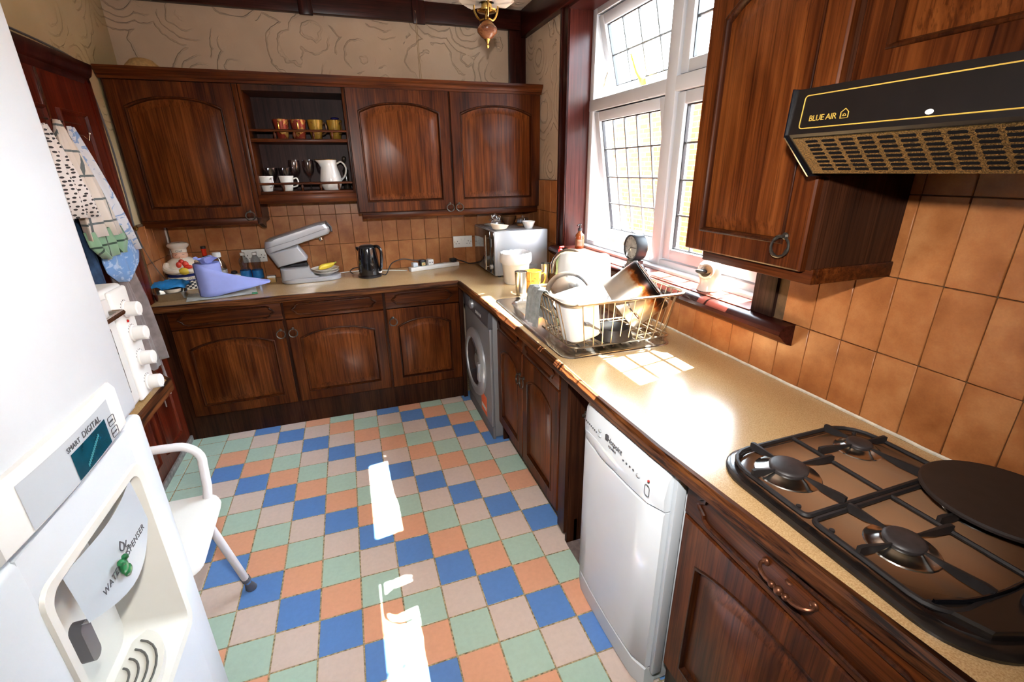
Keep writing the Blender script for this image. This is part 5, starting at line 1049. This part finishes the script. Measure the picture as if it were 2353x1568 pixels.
for x, y, lab in ((.345, .40, 'clear plastic bottle with blue label, left of the pair'), (.418, .385, 'clear plastic bottle with blue label, right of the pair')):
    bottle('soda_bottle', lab, (x, y, ZW), SB, GLASS, [(.0145, .173), (.0145, .190), (.002, .191)], WPLAS, [(.0338, .022), (.0338, .075)], lustre('blue_label', (.02, .22, .62), (.04, .28, .70)) if 'blue_label' not in MATS else MATS['blue_label'], 'blue-labelled bottles')
t = thing('glass_jar', 'low jar with white lid and black knob beside the blue-labelled bottles', 'jar', (.272, .42, ZW)); bm = B(); lathe(bm, [(.04, 0), (.043, .004), (.043, .038)], 26); part('jar_body', bm, mat('jar_brown', (.10, .05, .03), .2), t); bm = B(); lathe(bm, [(.047, .038), (.048, .046), (.04, .052), (.002, .053)], 26); jl = part('jar_lid', bm, WPLAS, t); bm = B(); lathe(bm, [(.012, .052), (.019, .058), (.019, .068), (.012, .073), (.002, .074)], 18); part('jar_knob', bm, BLACK, jl)
bm = B(); cyl(bm, (0, 0, 0), (0, 0, .385), .006, n=10); single('conduit_pipe', bm, mat('pale_conduit', (.55, .53, .50), .5), 'thin white pipe standing in the back left corner behind the cookie jar', 'pipe', (XL + .02, YB - .02, ZW))
cable('wall_cable', 'dark grey cable running over the door frame and down the left corner', [(XL + .005, -.62, 2.075), (XL + .005, -.3, 2.072), (XL + .006, -.06, 2.055), (XL + .006, .0, 2.0), (XL + .020, .02, 1.75), (XL + .022, .018, 1.45), (XL + .014, .03, 1.25), (XL + .014, .10, 1.10), (XL + .014, .22, .97), (XL + .014, .31, .90)], mat('grey_cable', (.08, .08, .085), .5), .0045)

# ------------------------------------------------------------------ crockery on the display shelf
Z1, Z2 = 1.4452, 1.7382
for i, (x, m, rz, lab) in enumerate(((.727, REDL, -1.75, 'red and gold mug, leftmost on the upper shelf'), (.822, REDL, -1.6, 'red and gold mug, second on the upper shelf'), (.916, YELL, -.2, 'yellow gold mug, third on the upper shelf'), (1.026, YELL, -.85, 'yellow gold mug at the right end of the upper shelf'))):
    mug('lustre_mug', lab, (x, .247, Z2), rz, .108, .046, .030, m, GOLD if i < 2 else mat('dark_gold', (.12, .06, .03), .3, metal=.6), 'lustre mugs on the upper shelf', .55)
bm = B(); sphere(bm, (0, 0, .012), .016, 12, 8, (1.6, 1, .5)); single('blue_trinket', bm, mat('dark_blue_glaze', (.015, .012, .08), .2, coat=.5), 'small dark blue trinket lying on the rightmost mug', 'trinket', (1.032, .247, Z2 + .1075))
for x, rz, lab in ((.592, -.9, 'white textured cup at the left of the lower shelf'), (.705, -.15, 'white textured cup in front of the wine glasses')):
    mug('white_cup', lab, (x, .238, Z1), rz, .086, .043, .028, mat('textured_white', (.80, .79, .74), .25, .03, coat=.3), CHINA, 'white cups on the lower shelf', .9)
SMOKE = clearglass('smoky_glass', (.90, .89, .90), .10)
WG = [(.034, 0), (.034, .002), (.008, .006), (.0045, .012), (.0045, .07), (.012, .082), (.030, .11), (.036, .145), (.033, .18), (.0315, .18), (.034, .145), (.028, .112), (.008, .088), (.002, .086)]
for x, y, lab in ((.755, .325, 'smoky wine glass, leftmost of the three'), (.836, .31, 'smoky wine glass in the middle of the three'), (.915, .35, 'smoky wine glass half hidden by the white jug')):
    bm = B(); lathe(bm, WG, 26); single('wine_glass', bm, SMOKE, lab, 'wine glass', (x, y, Z1), 0, 'wine glasses on the lower shelf')
SG = [(.026, 0), (.026, .003), (.006, .008), (.006, .045), (.02, .06), (.038, .10), (.041, .135), (.0395, .135), (.036, .10), (.016, .062), (.002, .06)]
for x, lab in ((.612, 'wide glass goblet behind the left white cup'), (.695, 'wide glass goblet behind the right white cup')):
    bm = B(); lathe(bm, SG, 26); single('goblet', bm, SMOKE, lab, 'goblet', (x, .36, Z1), 0, 'goblets on the lower shelf')
t = thing('milk_jug', 'white china jug with gold rim on the lower shelf', 'jug', (.962, .245, Z1))
bm = B(); loops = []
for r, z, sp in ((.046, 0, 0), (.050, .004, 0), (.062, .03, 0), (.066, .06, 0), (.058, .10, 0), (.047, .135, .004), (.046, .16, .018), (.049, .178, .034), (.046, .178, .034), (.043, .155, .014), (.045, .13, 0), (.055, .10, 0), (.06, .04, 0), (.04, .01, 0)):
    loops.append([Vector((r * math.cos(a) - sp * max(0, -math.cos(a)) ** 6, r * math.sin(a), z)) for a in [2 * PI * i / 32 for i in range(32)]])
loft(bm, loops); part('jug_body', bm, CHINA, t)
bm = B(); tube(bm, loops[7], .0022, 6, True); part('gold_rim', bm, GOLD, t)
bm = B(); tube(bm, smooth_path([(.044, 0, .155), (.075, 0, .165), (.098, 0, .13), (.088, 0, .085), (.06, 0, .055)], 6), .0055, 8); part('jug_handle', bm, CHINA, t)
t = thing('pepper_mill', 'dark pepper mill at the right end of the lower shelf', 'pepper mill', (1.056, .335, Z1))
bm = B(); lathe(bm, [(.024, 0), (.026, .004), (.022, .02), (.016, .04), (.017, .10), (.019, .115), (.012, .125), (.008, .14)], 20); part('mill_body', bm, mat('dark_mill', (.025, .02, .016), .25, coat=.4), t)
bm = B(); sphere(bm, (0, 0, .185), .014, 14, 10, (1, 1, 1.25)); cyl(bm, (0, 0, .13), (0, 0, .175), .005, n=8); part('mill_knob', bm, mat('dark_mill2', (.03, .028, .02), .2, coat=.5), t)
bm = B(); lathe(bm, [(.085, 0), (.086, .01), (.075, .04), (.05, .066), (.03, .074), (.002, .075)], 24, sx=1.05, sy=.9)
single('straw_basket', bm, mat('tan_wicker', (.42, .26, .10), .8, .3, 60), 'upturned tan basket lying on top of the left wall cabinet', 'basket', (.075, .33, 2.069), 0)

# ------------------------------------------------------------------ pendant lamp and pull cord
t = thing('pendant_lamp', 'brass pendant lamp with turned wooden ball and frilled glass shade', 'lamp', (1.776, -.575, 0))
bm = B(); lathe(bm, [(.002, 2.102), (.007, 2.106), (.008, 2.114), (.004, 2.120), (.010, 2.132), (.016, 2.142)], 18); part('finial', bm, BRASS, t)
bm = B(); lathe(bm, [(.016, 2.140), (.030, 2.150), (.047, 2.168), (.049, 2.180), (.046, 2.186), (.034, 2.20), (.016, 2.216), (.010, 2.22)], 28); part('wooden_ball', bm, wood('turned_walnut', (.06, .02, .01), (.15, .05, .02), (.25, .10, .04), 'x', rough=.25, coat=.5, fine=40), t)
bm = B(); lathe(bm, [(.009, 2.216), (.009, 2.245), (.045, 2.252), (.047, 2.258), (.026, 2.264), (.024, 2.29), (.027, 2.292), (.024, 2.30), (.012, 2.302)], 24); part('lamp_holder', bm, BRASS, t)
for k in range(3):
    a = 2 * PI * k / 3 + .35; bm = B(); tube(bm, smooth_path([(.012 * math.cos(a), .012 * math.sin(a), 2.225), (.04 * math.cos(a), .04 * math.sin(a), 2.225), (.066 * math.cos(a), .066 * math.sin(a), 2.27), (.06 * math.cos(a), .06 * math.sin(a), 2.34), (.10 * math.cos(a), .10 * math.sin(a), 2.42), (.03 * math.cos(a), .03 * math.sin(a), 2.50)], 5), .0045, 8); part('lamp_arm', bm, BRASS, t)
bm = B(); n = 48; loft(bm, [[Vector(((r + fr * math.cos(8 * a)) * math.cos(a), (r + fr * math.cos(8 * a)) * math.sin(a), z + fr * .8 * math.cos(8 * a))) for a in [2 * PI * i / n for i in range(n)]] for r, z, fr in ((.035, 2.286, .0), (.06, 2.284, .0), (.10, 2.290, .005), (.128, 2.294, .011), (.12, 2.308, .008), (.09, 2.33, .002), (.05, 2.38, 0), (.035, 2.42, 0))], False, False); part('glass_shade', bm, mat('opal_glass', (.78, .74, .66), .2, .06, coat=.4), t)
bm = B(); cyl(bm, (0, 0, 2.42), (0, 0, ZC - .02), .008, n=10); lathe(bm, [(.05, ZC - .02), (.045, ZC - .001)], 20); part('ceiling_rod', bm, BRASS, t)
bm = B(); tube(bm, smooth_path([(1.586, .34, 2.069), (1.592, .38, 2.2), (1.594, .41, 2.44), (1.596, .405, 2.50), (1.602, .405, 2.44), (1.60, .38, 2.2), (1.604, .35, 2.069)], 6), .0016, 5); single('pull_cord', bm, mat('cord_tan', (.30, .20, .10), .8), 'thin looped cord hanging from the beam to the cabinet top', 'cord')

# ------------------------------------------------------------------ over-door hooks, towels and apron on the door
XD = XL + .022
t = thing('door_hook', 'chrome over-door hook rail carrying the towels', 'hook rail', (XD, -.40, 1.70), PI / 2)
for x in (-.27, -.09):
    bm = B(); box(bm, x - .009, x + .009, -.004, -.001, .03, .254); tube(bm, [(x, -.003, .03), (x, -.006, .0), (x, -.03, -.02), (x, -.045, .012)], .004, 8); sphere(bm, (x, -.045, .015), .006); part('hook_strip', bm, CHROME, t)
bm = B(); tube(bm, [(-.32, -.008, .065), (.13, -.008, .065)], .004, 8); tube(bm, [(-.32, -.008, .02), (.13, -.008, .02)], .004, 8); part('hook_rail', bm, ANTIQ, t)
bm = B(); tube(bm, [(.13, -.006, .02), (.13, -.025, .0), (.13, -.032, .025)], .003, 8); sphere(bm, (.13, -.032, .028), .007); part('end_hook', bm, CHROME, t)
def pattern(name, base, ink, kind, sc):
    m, nt, b, _ = nodes(name); setp(b, .9, sheen=.2); L = nt.links; tc = nt.nodes.new('ShaderNodeTexCoord'); sx = nt.nodes.new('ShaderNodeSeparateXYZ'); L.new(tc.outputs['Object'], sx.inputs[0])
    mx = nt.nodes.new('ShaderNodeMix'); mx.data_type = 'RGBA'; mx.inputs[6].default_value = (*base, 1); mx.inputs[7].default_value = (*ink, 1)
    if kind == 'dots':
        cx = nt.nodes.new('ShaderNodeCombineXYZ'); L.new(sx.outputs[1], cx.inputs[0]); L.new(sx.outputs[2], cx.inputs[1]); v = nt.nodes.new('ShaderNodeTexVoronoi'); v.voronoi_dimensions = '2D'; v.inputs['Scale'].default_value = sc; v.inputs['Randomness'].default_value = .5; L.new(cx.outputs[0], v.inputs['Vector'])
        c = nt.nodes.new('ShaderNodeMath'); c.operation = 'LESS_THAN'; c.inputs[1].default_value = .26; L.new(v.outputs['Distance'], c.inputs[0]); L.new(c.outputs[0], mx.inputs[0])
    elif kind == 'check':
        outs = []
        for o in (1, 2):
            a = nt.nodes.new('ShaderNodeMath'); a.operation = 'MULTIPLY'; a.inputs[1].default_value = sc; L.new(sx.outputs[o], a.inputs[0]); f_ = nt.nodes.new('ShaderNodeMath'); f_.operation = 'FRACT'; L.new(a.outputs[0], f_.inputs[0]); c = nt.nodes.new('ShaderNodeMath'); c.operation = 'LESS_THAN'; c.inputs[1].default_value = .09; L.new(f_.outputs[0], c.inputs[0]); outs.append(c)
        mxx = nt.nodes.new('ShaderNodeMath'); mxx.operation = 'MAXIMUM'; L.new(outs[0].outputs[0], mxx.inputs[0]); L.new(outs[1].outputs[0], mxx.inputs[1]); L.new(mxx.outputs[0], mx.inputs[0])
    else:
        n = noise(nt, tc.outputs['Object'], sc, 3, .6, 2.5); r = ramp(nt, [(.56, (0, 0, 0)), (.60, (1, 1, 1))]); L.new(n.outputs[0], r.inputs[0]); L.new(r.outputs[0], mx.inputs[0])
    L.new(mx.outputs[2], b.inputs['Base Color']); return m
DOTS = pattern('dotted_cotton', (.72, .66, .62), (.03, .025, .025), 'dots', 70); CHKW = pattern('white_check', (.66, .58, .50), (.10, .12, .12), 'check', 11); CHKG = pattern('green_check', (.20, .34, .21), (.02, .05, .03), 'check', 11); BLUW = pattern('blue_print', (.60, .60, .62), (.22, .32, .52), 'scrawl', 12); BLUD = pattern('blue_cloth', (.16, .30, .56), (.38, .50, .68), 'scrawl', 14)
APR = mat('grey_apron_cloth', (.21, .17, .16), .9, .2, 25, sheen=.3)
G = 'cloths hanging on the door'
cloth('apron', 'grey-brown apron hanging lowest on the door', APR, [(.030, 1.62, -.50, -.44, .004), (.03, 1.4, -.50, -.36, .010), (.03, 1.18, -.49, -.28, .014), (.035, .95, -.49, -.20, .016), (.038, .72, -.48, -.165, .017), (.04, .60, -.47, -.155, .017)], 0, 0, .02, 40, 'apron', (XD, 0, 0), 0, .003, 21, G)
bm = B(); tube(bm, smooth_path([(XD + .03, -.36, .62), (XD + .03, -.34, .48), (XD + .025, -.32, .36)], 5), .004, 6); tube(bm, smooth_path([(XD + .03, -.24, .62), (XD + .032, -.24, .5), (XD + .028, -.235, .40)], 5), [.004, .005, .006, .007, .008, .008, .009, .009, .009, .008, .006], 6)
single('apron_string', bm, APR, 'apron strings dangling below the apron hem', 'apron string')
cloth('tea_towel', 'white tea towel with blue print hanging nearest the back wall', BLUW, [(.060, 1.74, -.53, -.475, .004), (.066, 1.62, -.57, -.42, .009), (.075, 1.48, -.59, -.365, .013), (.08, 1.34, -.60, -.305, .014), (.08, 1.21, -.60, -.25, .014)], 0, 0, .012, 34, 'tea towel', (XD, 0, 0), 0, .003, 31, G)
cloth('tea_towel', 'blue lower tea towel end hanging below the white printed towel', BLUD, [(.082, 1.255, -.595, -.262, .012), (.084, 1.19, -.60, -.235, .016), (.084, 1.14, -.58, -.27, .018), (.084, 1.09, -.52, -.42, .012)], 0, 0, .012, 34, 'tea towel', (XD, 0, 0), 0, .003, 33, G)
cloth('tea_towel', 'white checked tea towel hanging in the middle of the door', CHKW, [(.100, 1.75, -.70, -.655, .003), (.106, 1.66, -.75, -.60, .009), (.114, 1.54, -.78, -.54, .013), (.12, 1.41, -.79, -.49, .014), (.12, 1.31, -.79, -.45, .014)], 0, 0, .012, 34, 'tea towel', (XD, 0, 0), 0, .003, 41, G)
cloth('tea_towel', 'green checked cloth below the white checked towel', CHKG, [(.114, 1.34, -.78, -.47, .012), (.116, 1.28, -.77, -.445, .014), (.116, 1.225, -.70, -.50, .014)], 0, 0, .012, 34, 'tea towel', (XD, 0, 0), 0, .003, 43, G)
cloth('tea_towel', 'white cloth with black dots hanging next to the fridge', DOTS, [(.145, 1.72, -.90, -.87, .004), (.15, 1.62, -.94, -.82, .009), (.155, 1.50, -.95, -.76, .012), (.155, 1.40, -.95, -.72, .012)], 0, 0, .012, 34, 'tea towel', (XD, 0, 0), 0, .003, 51, G)
cloth('tea_towel', 'dark blue cloth behind the green checked cloth', mat('navy_cloth', (.02, .05, .11), .9, .3, 30), [(.045, 1.5, -.70, -.60, .006), (.045, 1.2, -.70, -.57, .010), (.045, 1.06, -.69, -.57, .010)], 0, 0, .01, 20, 'tea towel', (XD, 0, 0), 0, .003, 61, G)
